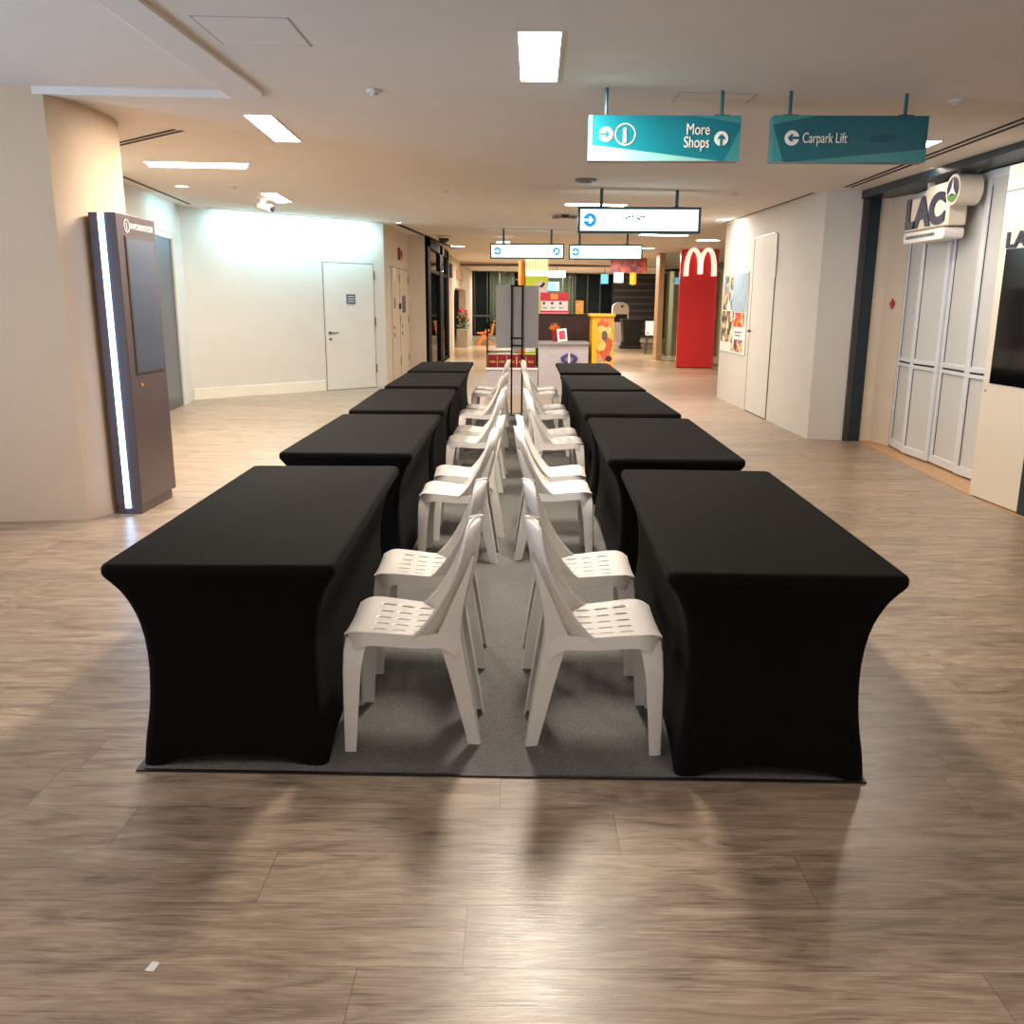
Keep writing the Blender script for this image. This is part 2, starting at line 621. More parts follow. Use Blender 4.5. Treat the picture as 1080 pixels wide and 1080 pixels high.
# soft lip along the tray's right edge
def rail():
    mb = MB()
    pts = [(-1.80, .9), (-1.70, .9), (-1.64, 6.05), (-1.66, 6.16), (-1.72, 6.25), (-1.90, 6.37), (-1.90, 6.1)]
    mb.prism([(x, y) for x, y in pts], 2.82, 3.0)
    n = len(pts)
    return mb
lip = MB()
pts = [(-1.81, .9), (-1.69, .9), (-1.63, 6.05), (-1.66, 6.18), (-1.74, 6.28), (-1.90, 6.37)]
lip.add([(x, y, cz(x, y) - .022) for x, y in pts] + [(x, y, cz(x, y) + .03) for x, y in pts],
        [tuple(range(6)), tuple(range(6, 12))[::-1]] + [(i, (i + 1) % 6, 6 + (i + 1) % 6, 6 + i) for i in range(6)])
struct(lip.build('trim_1', 'ceil', bevel=.012))

# left column and its neighbour walls
colp = [(-7.5, 6.0), (-3.80, 6.28), (-3.19, 6.37), (-3.12, 6.47), (-3.08, 6.60), (-3.065, 6.75), (-3.06, 6.9), (-3.075, 7.15),
        (-3.12, 7.35), (-3.22, 7.52), (-3.4, 7.62), (-7.5, 7.9)]
struct(MB().prism(colp, 0, UP).build('wall_left', 'column', smooth=25))
# lift wall, stepping back to the pale washed wall
lw = [(-4.42, 8.0), (-5.07, 12.45), (-5.07, 12.45)]
mbw = MB()
mbw.prism([(-4.42, 8.0), (-5.05, 12.55), (-5.35, 12.55), (-4.72, 8.0)], 0, UP)
mbw.prism([(-5.05, 12.55), (-5.235, 13.9), (-5.535, 13.9), (-5.35, 12.55)], 2.58, UP)
mbw.prism([(-5.235, 13.9), (-5.27, 14.15), (-5.37, 14.63), (-5.7, 14.63), (-5.535, 13.9)], 0, UP)
struct(mbw.build('wall_left', 'wall'))
lift = thing('lift_door', 'brushed steel lift door half hidden behind the information kiosk', 'lift door', (-5.3, 13.2, 0))
MB().prism([(-5.085, 12.57), (-5.175, 13.22), (-5.215, 13.22), (-5.125, 12.57)], .0, 2.57).build('door_leaf', 'steel', lift)
MB().prism([(-5.178, 13.225), (-5.262, 13.895), (-5.302, 13.895), (-5.218, 13.225)], .0, 2.57).build('door_leaf', 'steel', lift)
MB().prism([(-5.06, 12.56), (-5.24, 13.89), (-5.5, 13.89), (-5.32, 12.56)], 2.50, 2.578).build('header', 'alu', lift)

W1, W2 = Vector((-5.37, 14.63, 0)), Vector((-2.55, 17.33, 0))
wd = (W2 - W1).normalized()
wn_ = Vector((wd.y, -wd.x, 0))          # towards the room
WL = (W2 - W1).length
mb = MB()
mb.prism([tuple(W1.xy), tuple(W2.xy), tuple((W2 - wn_ * .3).xy), tuple((W1 - wn_ * .3).xy)], 0, UP)
struct(mb.build('wall_back', 'wall'))
DS = (Vector((-3.515, 16.405, 0)) - W1).length
def onwall(s, z, out=0.):
    return W1 + wd * s + Vector((0, 0, z)) + wn_ * out
bb = MB()
bb.rect(.02, DS - .05, 0, .185, onwall(0, 0, .018), wd, Z, .017)
struct(bb.build('baseboard_left', 'base', bevel=.004))
DW = 1.08
dgap = MB().rect(DS - .012, DS + DW + .012, 0.0, 2.292, onwall(0, 0, .0035), wd, Z, .003)
d1 = struct(dgap.build('door_1', 'gap'))
MB().rect(DS, DS + DW, .008, 2.28, onwall(0, 0, .008), wd, Z, .005).build('door_leaf', 'door', d1, bevel=.002)
lv = MB()
lv.slab(circle(DS + .09, 1.045, .028, 18), onwall(0, 0, .02), wd, Z, .012)
lv.rect(DS + .08, DS + .25, 1.035, 1.055, onwall(0, 0, .06), wd, Z, .015)
lv.rect(DS + .08, DS + .10, 1.035, 1.055, onwall(0, 0, .05), wd, Z, .04)
lv.build('handle', 'steel', d1)
MB().slab(circle(DS + .10, .93, .026, 16), onwall(0, 0, .016), wd, Z, .008).build('lock', 'hinge', d1)
for hz in (.28, 1.15, 2.0):
    MB().rect(DS + DW - .002, DS + DW + .024, hz, hz + .16, onwall(0, 0, .02), wd, Z, .018).build('hinge', 'hinge', d1)
pq = MB().rect(DS + .47, DS + .66, 1.56, 1.735, onwall(0, 0, .014), wd, Z, .006).build('plaque', 'plaque', d1)
for k in range(3):
    MB().rect(DS + .50, DS + .63, 1.60 + k * .045, 1.612 + k * .045, onwall(0, 0, .0155), wd, Z, .001).build('notice_line', 'alu', pq)

# cream wall with two service doors
C1, C2 = Vector((-2.55, 17.33, 0)), Vector((-2.5, 20.6, 0))
mb = MB().prism([(-2.55, 17.33), (-2.5, 20.6), (-2.13, 20.75), (-2.13, 20.82), (-2.9, 20.82), (-2.9, 17.33)], 0, UP)
struct(mb.build('wall_back', 'cream'))
cdv = (C2 - C1).normalized()
cn = Vector((cdv.y, -cdv.x, 0))
def onc(s, z, out=0.):
    return C1 + cdv * s + Vector((0, 0, z)) + cn * out
for k, (s0, s1) in enumerate(((.82, 1.88), (1.93, 3.17))):
    d = struct(MB().rect(s0 - .012, s1 + .012, 0, 2.292, onc(0, 0, .0035), cdv, Z, .003).build('door_%d' % (k + 2), 'gap'))
    MB().rect(s0, s1, .008, 2.28, onc(0, 0, .008), cdv, Z, .005).build('door_leaf', 'cream', d)
    for hz in (.3, 1.15, 2.0):
        MB().rect(s1 - .03, s1 + .03, hz, hz + .17, onc(0, 0, .02), cdv, Z, .016).build('hinge', 'hinge', d)
    MB().rect(s0 + .28, s0 + (.44 if k == 0 else .80), 1.38 if k else 1.48, 1.74 if k else 1.68, onc(0, 0, .014), cdv, Z, .006).build('plaque', 'plaque', d)
    for hz in (.95, 1.10):
        MB().slab(circle(s0 + .22, hz, .04, 14), onc(0, 0, .02), cdv, Z, .012).build('lock', 'hinge', d)
cp = thing('fire_alarm', 'small dark red fire alarm box high on the cream service wall', 'alarm', tuple(onc(1.95, 2.58, .02)))
MB().rect(1.80, 2.06, 2.46, 2.70, onc(0, 0, .06), cdv, Z, .058).build('body', 'fire', cp, bevel=.01)
MB().slab(circle(1.93, 2.58, .07, 20), onc(0, 0, .07), cdv, Z, .01).build('sounder', 'gap', cp)
tag(MB().rect(1.02, 1.30, 2.02, 2.28, onc(0, 0, .02), cdv, Z, .0165).build('wall_notice', 'paper', bevel=.003),
    'small white notice on the cream service wall beside the corner', 'notice')
tag(MB().rect(1.78, 1.88, 1.46, 1.58, onc(0, 0, .04), cdv, Z, .031).build('access_reader', 'gap', bevel=.006),
    'small dark access reader between the two cream service doors', 'access reader')

# black framed shopfront on the left
sf = thing('framed_shopfront', 'black framed glazed shopfront past the cream service wall', 'shopfront', (-2.12, 23.8, 0))
fm = MB()
for y0, y1 in ((20.82, 21.45), (24.0, 24.85), (26.4, 27.0)):
    fm.box(-2.18, -2.06, y0, y1, 0, 3.06)
fm.box(-2.18, -2.06, 20.82, 27.0, 2.84, 3.06)
fm.box(-2.18, -2.06, 20.82, 27.0, 0, .08)
fm.box(-2.16, -2.08, 21.4, 26.5, 2.30, 2.38)
fm.build('frame', 'black', sf)
MB().box(-2.125, -2.115, 21.45, 24.0, .08, 2.84).build('pane', 'glass', sf)
MB().box(-2.125, -2.115, 24.85, 26.4, .08, 2.84).build('pane', 'glass', sf)
struct(MB().box(-6.4, -6.2, 20.82, 31, 0, 3.3).build('wall_left', 'curtain'))
struct(MB().box(-6.4, -2.3, 31, 31.2, 0, 3.3).build('wall_left', 'darkglass'))
bench = thing('orange_bench', 'orange bench glowing behind the black framed shop glass', 'bench', (-3.3, 25.2, 0))
MB().box(-3.9, -2.6, 24.6, 25.3, .40, .46).build('seat', 'orange', bench, bevel=.01)
MB().box(-3.9, -2.6, 25.3, 25.36, .50, 1.0).build('backrest', 'orange', bench, bevel=.01)
for lx in (-3.85, -2.7):
    MB().box(lx, lx + .06, 24.65, 24.71, 0, .40).build('leg', 'orange', bench)
    MB().box(lx, lx + .06, 25.28, 25.34, 0, .52).build('leg', 'orange', bench)
# pale arch-fronted wall further along
aw = MB()
aw.prism([(-2.3, 27.0), (-2.3, 32.3), (-2.6, 32.3), (-2.6, 27.0)], 0, 3.3)
aw.prism([(-2.3, 32.3), (-2.3, 39.5), (-2.6, 39.5), (-2.6, 32.3)], 2.15, 3.3)
aw.prism([(-2.3, 39.5), (-2.3, 45.2), (-2.6, 45.2), (-2.6, 39.5)], 0, 3.3)
for k in range(8):                       # rounded shoulders of the arch
    a0, a1 = PI / 2 * k / 8, PI / 2 * (k + 1) / 8
    yA, zA = 33.1 - .8 * math.cos(a0), 1.65 + .5 * math.sin(a0)
    yB, zB = 33.1 - .8 * math.cos(a1), 1.65 + .5 * math.sin(a1)
    aw.box(-2.6, -2.3, 32.28, yB + .001, zA, zB + .001)
struct(aw.build('wall_left', 'cream'))
struct(MB().box(-3.6, -3.5, 31.5, 41, 0, 3.0).build('wall_left', 'cream'))
tag(MB().rect(33.6, 37.4, 2.45, 2.80, (-2.26, 0, 0), Y, Z, .04).build('shop_sign', 'wood', bevel=.01),
    'brown wooden shop sign above the pale arch', 'shop sign')
tag(MB().rect(30.3, 30.9, 2.42, 2.86, (-2.22, 0, 0), Y, Z, .08).build('wall_lamp', 'dgrey', bevel=.01),
    'grey box lamp on pale wall next to black shopfront', 'wall lamp')
tag(MB().rect(33.6, 35.6, .35, 2.0, (-3.43, 0, 0), Y, Z, .04).build('dark_panel', 'black'),
    'tall narrow dark panel inside the pale arch', 'panel')
pl = thing('flower_planter', 'concrete planter with red flowers in front of the pale arch', 'planter', (-2.05, 33.6, 0))
MB().prism([(-2.33 + .04, 33.3), (-1.86, 33.3), (-1.86, 33.9), (-2.29, 33.9)], 0, .66).build('box', 'planter', pl, bevel=.02)
lf = MB()
for k in range(150):
    a, r, h = random.uniform(0, 2 * PI), random.uniform(.02, .30), random.uniform(0, .62)
    p = Vector((-2.07 + r * .72 * math.cos(a), 33.6 + r * math.sin(a), .64 + h * .8))
    d = Vector((random.uniform(-1, 1), random.uniform(-1, 1), random.uniform(.1, 1))).normalized() * .13
    s_ = d.orthogonal().normalized() * .035
    lf.add([p, p + d * .5 + s_, p + d, p + d * .5 - s_], [(0, 1, 2, 3)])
fo = lf.build('foliage', 'leaf', pl)
for k in range(16):
    fb = MB()
    p = (-2.07 + random.uniform(-.16, .16), 33.6 + random.uniform(-.2, .2), 1.02 + random.uniform(0, .36))
    fb.lathe([(.01, -.05), (.045, -.02), (.055, .01), (.03, .04), (.005, .05)], p, 8)
    fb.build('flower', 'flower', pl, smooth=60)

# right hand side: white boxed wall with a flush door
struct(MB().prism([(3.51, 10.68), (3.90, 10.60), (6.5, 10.60), (6.5, 15.67), (3.5, 15.67)], 0, UP).build('wall_right', 'wall'))
rd = struct(MB().box(3.492, 3.505, 13.676, 13.690, 0, 2.53).box(3.492, 3.505, 12.511, 13.676, 0, .011).build('door_4', 'gap'))
MB().box(3.4925, 3.5, 12.507, 12.5145, 0, 2.53).build('hinge_joint', 'greyd', rd)
MB().box(3.4935, 3.500, 12.515, 13.675, .012, 2.525).build('door_leaf', 'door', rd, bevel=.002)
hd = MB().tube([(3.488, 13.60, 1.20), (3.45, 13.60, 1.20)], .018, 10)
hd.tube([(3.45, 13.62, 1.20), (3.45, 13.50, 1.20)], .011, 8)
hd.build('handle', 'dgrey', rd)
MB().box(3.480, 3.490, 12.47, 12.50, 1.95, 2.30).build('door_closer', 'alu', rd)
MB().box(3.482, 3.492, 12.6, 13.66, 2.527, 2.55).build('door_header', 'alu', rd)
post = thing('photo_poster', 'large collage poster of photographs on the white wall', 'poster', (3.5, 14.75, .83))
PO = (3.488, 0, 0)
MB().rect(-15.60, -13.90, .82, 2.08, PO, -Y, Z, .012).build('sheet', 'paper', post)
for nm, a, b, c, d, m_ in (('upper_left_print', -15.58, -14.85, 1.50, 2.06, 'collA'), ('upper_right_print', -14.83, -13.92, 1.47, 2.06, 'collB'),
                          ('lower_left_print', -15.56, -14.72, .98, 1.48, 'collC'), ('centre_print', -14.70, -14.02, 1.24, 1.46, 'collD'),
                          ('corner_print', -14.78, -14.05, .85, 1.04, 'collA')):
    MB().rect(a, b, c, d, (3.485, 0, 0), -Y, Z, .003).build(nm, m_, post)
for k in range(2):
    MB().rect(-14.60 + .06 * k, -14.14 - .06 * k, 1.15 - .05 * k, 1.165 - .05 * k, (3.486, 0, 0), -Y, Z, .002).build('caption_line', 'gap', post)

# shopfront on the right
struct(MB().box(3.90, 3.965, 10.56, 10.62, 0, 2.95).build('trim_2', 'dgrey'))
struct(MB().box(3.965, 4.09, 10.55, 10.62, 0, 2.95).build('trim_3', 'teal'))
struct(MB().prism([(4.09, 10.59), (4.22, 10.57), (4.285, 10.18), (4.5, 10.18), (4.5, 10.62), (4.09, 10.62)], 0, UP).build('wall_right', 'cream'))
lint = MB().prism([(3.88, 10.62), (3.80, 5.2), (4.02, 5.2), (4.09, 10.62)], 2.755, UP)
struct(lint.build('trim_4', 'teal'))
struct(MB().box(4.05, 4.6, 5.2, 10.6, 2.765, 3.0).build('wall_right', 'dgrey'))
struct(MB().prism([(4.086, 10.58), (3.872, 7.44), (3.872, 5.0), (6.0, 5.0), (6.0, 10.58)], 0, .004).build('floor', 'shopfloor'))
# stickers on the jamb
jd = thing('paper_sticker', 'small red diamond paper sticker on the cream shop jamb', 'sticker', (4.24, 10.36, 1.55))
jn = Vector((.065, -.39, 0)).normalized()
MB().slab([(0, -.066), (.055, 0), (0, .066), (-.055, 0)], (4.245, 10.36, 1.60), jn, Z, .003).build('sheet', 'reddia', jd)

fs = thing('folding_shutter', 'pale grey folding panel shutter closing the right hand shop', 'shutter', (4.25, 9.0, 0))
spts = [(4.285, 10.17), (4.215, 9.62), (4.235, 9.03), (4.20, 8.39), (4.25, 7.72)]
for i in range(4):
    a, b = Vector((*spts[i], 0)), Vector((*spts[i + 1], 0))
    d = (b - a).normalized()
    L_ = (b - a).length
    # small step so that each leaf folds past the next
    org = a - Vector((-.0, 0, 0))
    nn = d.cross(Z)
    sg = .02 if i % 2 else 0
    fr = MB()
    o_ = org + nn * sg
    wv = .065
    fr.rect(.008, wv, .02, 2.755, o_, d, Z, .045)
    fr.rect(L_ - wv, L_ - .004, .02, 2.755, o_, d, Z, .045)
    for z0, z1 in ((.02, .10), (.93, .965), (.985, 1.03), (2.68, 2.755)):
        fr.rect(wv, L_ - wv, z0, z1, o_, d, Z, .045)
    p_ = fr.build('shutter_panel', 'alu', fs, bevel=.004)
    MB().rect(wv, L_ - wv, .10, .93, o_ - nn * .018, d, Z, .012).build('lower_infill', 'shutter', p_)
    MB().rect(wv, L_ - wv, 1.03, 2.68, o_ - nn * .018, d, Z, .012).build('upper_infill', 'shutter', p_)
    sl = MB()
    sl.rect(wv - .004, wv + .006, .10, 2.62, o_ - nn * .012, d, Z, .004)
    sl.rect(L_ - wv - .006, L_ - wv + .002, .10, 2.62, o_ - nn * .012, d, Z, .004)
    sl.rect(wv, L_ - wv, .925, .94, o_ - nn * .012, d, Z, .004)
    sl.rect(wv, L_ - wv, .966, .984, o_ - nn * .012, d, Z, .004)
    sl.build('gasket', 'gap', p_)
struct(MB().box(4.36, 4.44, 7.4, 10.17, 0, 2.76).build('wall_right', 'shutter'))

# projecting shop sign
lac = thing('shop_sign', 'cream block shop sign with navy letters and round emblem under the right lintel', 'shop sign', (4.02, 9.0, 2.2))
bk = MB()
SX = 3.95
rr = lambda x0, x1, y0, y1, r: [(x1 - r + r * math.cos(t), y1 - r + r * math.sin(t)) for t in (0, PI / 6, PI / 3, PI / 2)] + \
    [(x0 + r - r * math.sin(t), y1 - r + r * math.cos(t)) for t in (0, PI / 6, PI / 3, PI / 2)] + \
    [(x0 + r - r * math.cos(t), y0 + r - r * math.sin(t)) for t in (0, PI / 6, PI / 3, PI / 2)] + \
    [(x1 - r + r * math.sin(t), y0 + r - r * math.cos(t)) for t in (0, PI / 6, PI / 3, PI / 2)]
bk.slab([(-9.52, 2.31), (-8.58, 2.31), (-8.58, 2.50), (-8.66, 2.70), (-9.02, 2.70), (-9.22, 2.62), (-9.52, 2.62)], (SX, 0, 0), -Y, Z, .17)
bk.build('backing', 'ivory', lac, bevel=.012)
text('lettering', 'LAC', (SX - .001, 9.50, 2.35), -Y, Z, .265, 'navy', lac, .012, xs=1.24, weight=.02)
tl = MB().slab(rr(-9.50, -8.60, 2.195, 2.295, .045), (SX - .01, 0, 0), -Y, Z, .18).build('tagline_bar', 'paper', lac)
tk = MB()
xx = -9.44
for k in range(16):
    wdt = random.uniform(.02, .06)
    if xx + wdt > -8.80:
        break
    tk.rect(xx, xx + wdt, 2.232, 2.262, (SX - .012, 0, 0), -Y, Z, .002)
    xx += wdt + .012
tk.build('tagline_marks', 'navy', tl)
em = MB().slab(circle(-8.48, 2.605, .135, 32), (SX - .03, 0, 0), -Y, Z, .21).build('emblem', 'ivory', lac, smooth=40)
MB().slab(circle(-8.48, 2.605, .108, 32), (SX - .034, 0, 0), -Y, Z, .004).build('emblem_field', 'navy', em)
MB().slab([(-8.48 + .108 * math.cos(t), 2.605 + .108 * math.sin(t)) for t in [PI * (1.16 + .68 * i / 12) for i in range(13)]], (SX - .037, 0, 0), -Y, Z, .003).build('green_base', 'green', em)
MB().slab([(-8.48, 2.70), (-8.462, 2.62), (-8.395, 2.55), (-8.48, 2.575), (-8.565, 2.55), (-8.498, 2.62)], (SX - .039, 0, 0), -Y, Z, .003).build('white_peak', 'paper', em)
for y_ in (9.22, 8.6):
    MB().box(4.02, 4.07, y_ - .02, y_ + .02, 2.64, 2.76).build('bracket', 'ivory', lac)

# white pylon with a screen on the right edge of the picture
py_ = thing('display_pylon', 'white pylon with black screen standing beside the folding shutter', 'display pylon', (4.0, 7.1, 0))
pd = (Vector((3.9, 6.76, 0)) - Vector((3.871, 7.449, 0))).normalized()
pn = pd.cross(Z)
P0 = Vector((3.871, 7.449, 0))
MB().rect(0, .69, .012, 2.66, P0, pd, Z, .34).build('body', 'ivory', py_, bevel=.006)
MB().rect(.10, .66, .965, 2.02, P0 + pn * .004, pd, Z, .006).build('screen', 'tvblack', py_)
MB().rect(.0, .69, 2.462, 2.468, P0 + pn * .0015, pd, Z, .002).build('panel_seam', 'gap', py_)
MB().rect(.03, .69, 0.0, .013, P0 - pn * .01, pd, Z, .30).build('plinth', 'gap', py_)
text('lettering', 'LAC', P0 + pd * .085 + Z * 2.035 + pn * .002, pd, Z, .115, 'navy', py_, .008, xs=1.5, weight=.006)
MB().slab(circle(.055, .90, .009, 12), P0 + pn * .004, pd, Z, .005).build('lock', 'dgrey', py_)
struct(MB().rect(.692, .80, 0, 2.70, P0, pd, Z, .34).build('trim_5', 'teal'))

# side walls of the hall outside the picture
struct(MB().box(6.0, 6.2, -6, 10.6, 0, UP(6, 5)).build('wall_right', 'wall'))
struct(MB().box(-8.8, -8.6, -6, 7.9, 0, UP(-8.6, 2)).build('wall_left', 'column'))
# far end
struct(MB().box(-9, 9, 46.2, 46.4, 0, 3.5).build('wall_back', 'darkglass'))
struct(MB().box(6.9, 7.1, 15.6, 46.2, 0, 3.5).build('wall_right', 'darkglass'))
cu = MB()
def curtain(mb, x0, x1, yb, amp, z0, z1, n):
    vs = []
    for i in range(n + 1):
        t = i / n
        xx_ = x0 + (x1 - x0) * t
        yy_ = yb + amp * math.sin(t * n * .9)
        vs += [(xx_, yy_, z0), (xx_, yy_, z1)]
    mb.add(vs, [(2 * i, 2 * i + 2, 2 * i + 3, 2 * i + 1) for i in range(n)])
curtain(cu, -1.45, -.2, 45.7, .07, .0, 3.2, 40)
c_ = cu.build('curtain', 'curtain')
tag(c_, 'olive curtain behind the far glass wall, left of the central stall', 'curtain')
cu = MB()
curtain(cu, .9, 2.75, 45.7, .07, .0, 3.2, 60)
tag(cu.build('curtain', 'curtain'), 'olive curtain behind the far glass wall, right of the lime pylon', 'curtain')
gw = thing('glass_wall', 'dark glazed wall with slim mullions closing the far end of the mall', 'glass wall', (1.5, 45.1, 0))
MB().box(-2.3, 4.6, 45.10, 45.12, .05, 3.2).build('pane', 'glass', gw)
for k, xm in enumerate([-2.2 + .62 * i for i in range(12)]):
    MB().box(xm, xm + .05, 45.02, 45.10, 0, 3.2).build('mullion', 'dgrey', gw)
MB().box(-2.3, 4.6, 45.0, 45.09, .95, 1.05).build('rail', 'dgrey', gw)
struct(MB().box(4.6, 6.9, 44.0, 44.1, 0, 3.5).build('wall_back', 'bstrip'))
# low soffit with dark slot far along
struct(MB().box(-2.3, 6.9, 36.0, 36.5, 3.0, 3.3).build('trim_6', 'ceil'))
struct(MB().box(-2.3, 6.9, 35.95, 36.0, 3.035, 3.075).build('trim_7', 'vent'))
# slot lines in the ceiling
def slot(p0, p1, wdt, gap, n, name):
    a, b = Vector((*p0, 0)), Vector((*p1, 0))
    d = (b - a).normalized()
    q = Vector((-d.y, d.x, 0))
    mb_ = MB()
    for k in range(n):
        o0 = q * (gap * k)
        vs = []
        for p in (a + o0, b + o0, b + o0 + q * wdt, a + o0 + q * wdt):
            vs.append((p.x, p.y, cz(p.x, p.y) - .004))
        vs += [(x_, y_, z_ + .02) for x_, y_, z_ in vs]
        mb_.add(vs, [(0, 1, 2, 3), (7, 6, 5, 4), (0, 4, 5, 1), (1, 5, 6, 2), (2, 6, 7, 3), (3, 7, 4, 0)])
    return struct(mb_.build(name, 'vent'))
slot((-3.75, 8.53), (-2.79, 7.60), .035, .065, 2, 'trim_8')
slot((3.40, 5.2), (3.66, 10.3), .03, .07, 2, 'trim_9')
slot((-2.22, 17.6), (-1.80, 26.3), .12, .2, 1, 'trim_10')
slot((-5.0, 14.8), (-2.5, 17.2), .045, .09, 1, 'trim_11')
slot((-4.60, 10.9), (-5.05, 14.3), .045, .09, 1, 'trim_12')
slot((3.44, 10.9), (3.42, 15.5), .03, .07, 1, 'trim_13')

# wood post, red pillar
tag(MB().prism([(3.98, 26.6), (4.0, 26.1), (4.16, 26.15), (4.14, 26.65)], 0, 3.005).build('wood_post', 'wood'),
    'square light wood post left of the red pillar', 'post')
rp = thing('red_pillar', 'glossy red pillar with cream double arches past the white wall', 'pillar', (4.5, 23.4, 0))
MB().box(4.05, 4.99, 23.0, 23.12, 0.02, 2.93).build('body', 'red', rp)
MB().box(4.07, 4.97, 23.02, 23.12, 0, .03).build('plinth', 'gap', rp)
def arches():
    mb_ = MB()
    yb = 22.98
    def leg(pts, w0, w1):
        n = len(pts)
        Lp, Rp = [], []
        for i, (x_, z_) in enumerate(pts):
            a = Vector(pts[max(i - 1, 0)]); b = Vector(pts[min(i + 1, n - 1)])
            d = (b - a).normalized()
            q = Vector((-d.y, d.x))
            wd_ = w0 + (w1 - w0) * i / (n - 1)
            Lp.append((x_ + q.x * wd_ / 2, z_ + q.y * wd_ / 2))
            Rp.append((x_ - q.x * wd_ / 2, z_ - q.y * wd_ / 2))
        for i in range(n - 1):
            mb_.slab([Lp[i], Lp[i + 1], Rp[i + 1], Rp[i]], (0, yb - .12, 0), X, Z, .14)
    for sgn, x0 in ((1, 4.345), (-1, 4.715)):
        outer, inner = [], []
        for i in range(13):
            t = i / 12
            ang = PI / 2 * t
            outer.append((x0 - sgn * .165 * math.sin(ang) ** 1.0 * (1 if t < 1 else 1), 2.28 + .64 * math.cos(ang) ** .75 if t < 1 else 2.28))
            inner.append((x0 + sgn * .185 * math.sin(ang), 2.33 + .59 * math.cos(ang) ** .75 if t < 1 else 2.33))
        leg(outer, .075, .105)
        leg(inner, .075, .10)
    return mb_
arches().build('arches', 'arch', rp)
gf = thing('glazed_front', 'glass shopfront between wood post and red pillar', 'shopfront', (4.6, 25.2, 0))
MB().prism([(4.16, 26.3), (5.1, 24.0), (5.11, 24.01), (4.17, 26.31)], .05, 2.98).build('pane', 'glass', gf)
MB().prism([(4.16, 26.3), (5.1, 24.0), (5.14, 24.02), (4.2, 26.32)], 2.5, 2.56).build('rail', 'black', gf)
cu = MB()
curtain(cu, 4.6, 6.8, 28.5, .06, .0, 2.6, 50)
tag(cu.build('curtain', 'curtain'), 'olive curtain behind the glass next to the red pillar', 'curtain')
sh = thing('shelf_rack', 'dark shelf rack of small goods seen between red pillar and white wall', 'shelf rack', (5.5, 22.3, 0))
MB().box(5.25, 6.2, 22.6, 22.66, 0, 2.9).build('back_panel', 'dgrey', sh)
for k in range(8):
    MB().box(5.25, 6.2, 22.25, 22.6, .15 + k * .33, .18 + k * .33).build('shelf', 'gtop', sh)
    for j in range(3):
        pass

# ---------------------------------------------------------------- carpet and tables
cpt = thing('carpet', 'grey carpet runner under the two rows of tables', 'carpet', (-.05, 7.8, 0))
cq = [(-1.297, 2.768), (1.178, 2.728), (1.30, 13.05), (-1.36, 13.05)]
MB().prism(cq, .001, .0065).build('pile', 'carpet', cpt)
def off(q, k):
    c0 = Vector((sum(p[0] for p in q) / 4, sum(p[1] for p in q) / 4))
    return [(p[0] + (k if p[0] > c0.x else -k), p[1] + (k if p[1] > c0.y else -k)) for p in q]
oq = off(cq, .012)
rm = MB()
for i in range(4):
    j = (i + 1) % 4
    rm.prism([cq[i], oq[i], oq[j], cq[j]], 0, .007)
rm.build('edge_binding', 'rim', cpt)

PROF = [(0, 0.059), (0.04, 0.0623), (0.1, 0.0689), (0.16, 0.0787), (0.22, 0.0861), (0.3, 0.0918), (0.37, 0.0935), (0.44, 0.0902), (0.5, 0.0828), (0.555, 0.0705), (0.6, 0.0558), (0.64, 0.0377), (0.67, 0.0197), (0.69, 0.0057), (0.7, 0.0)]
def inset(z):
    for (z0, i0), (z1, i1) in zip(PROF, PROF[1:]):
        if z0 <= z <= z1:
            return i0 + (i1 - i0) * (z - z0) / (z1 - z0)
    return 0.
TW, TL, TH = .76, 1.83, .74
def cover_mesh():
    mb_ = MB()
    NS, NL, NC = 16, 30, 5
    def ring(hx, hy, r, z, hemk, bow):
        out = []
        cor = [(hx - r, -hy + r, -PI / 2), (hx - r, hy - r, 0), (-hx + r, hy - r, PI / 2), (-hx + r, -hy + r, PI)]
        for k in range(4):
            cx, cy, a0 = cor[k]
            for i in range(NC):
                a = a0 + PI / 2 * i / (NC - 1)
                out.append((cx + r * math.cos(a), cy + r * math.sin(a), z))
            nx_, ny_, a1 = cor[(k + 1) % 4]
            pa = Vector((cx + r * math.cos(a0 + PI / 2), cy + r * math.sin(a0 + PI / 2)))
            pb = Vector((nx_ + r * math.cos(a1), ny_ + r * math.sin(a1)))
            n = NL if k in (0, 2) else NS
            nrm = Vector((math.cos(a1), math.sin(a1)))
            for i in range(1, n):
                t = i / n
                p = pa.lerp(pb, t) - nrm * bow * 4 * t * (1 - t)
                e = min(t, 1 - t) * (pb - pa).length
                hem = hemk * (1 - math.exp(-max(0, e - .045) / .07)) if e > .045 else 0
                out.append((p.x, p.y, z + hem))
        return out
    rings = []
    zs = [0, .015, .03, .05, .08, .12, .16, .22, .28, .34, .40, .46, .51, .55, .585, .615, .64, .66, .675, .688, .697]
    for z in zs:
        i_ = inset(z)
        k = max(0, 1 - z / .25)
        rings.append(ring(TW / 2 - i_, TL / 2 - i_ * .8, .03, z, .038 * k, .012 * min(1, (.70 - z) / .2)))
    # rounded table edge
    for dz, di in ((.700, 0), (.706, -.002), (.725, -.002), (.734, .002), (.739, .009), (.740, .020)):
        rings.append(ring(TW / 2 - di, TL / 2 - di, .03, dz, 0, 0))
    n = len(rings[0])
    vs = [v for rg in rings for v in rg]
    fs_ = []
    for a in range(len(rings) - 1):
        for k in range(n):
            fs_.append((a * n + k, a * n + (k + 1) % n, (a + 1) * n + (k + 1) % n, (a + 1) * n + k))
    fs_.append(tuple(range(len(vs) - n, len(vs))))
    mb_.add(vs, fs_)
    return mb_
tab0 = thing('banquet_table', 'table', 'table')
cover_mesh().build('stretch_cover', 'cloth', tab0, smooth=50)
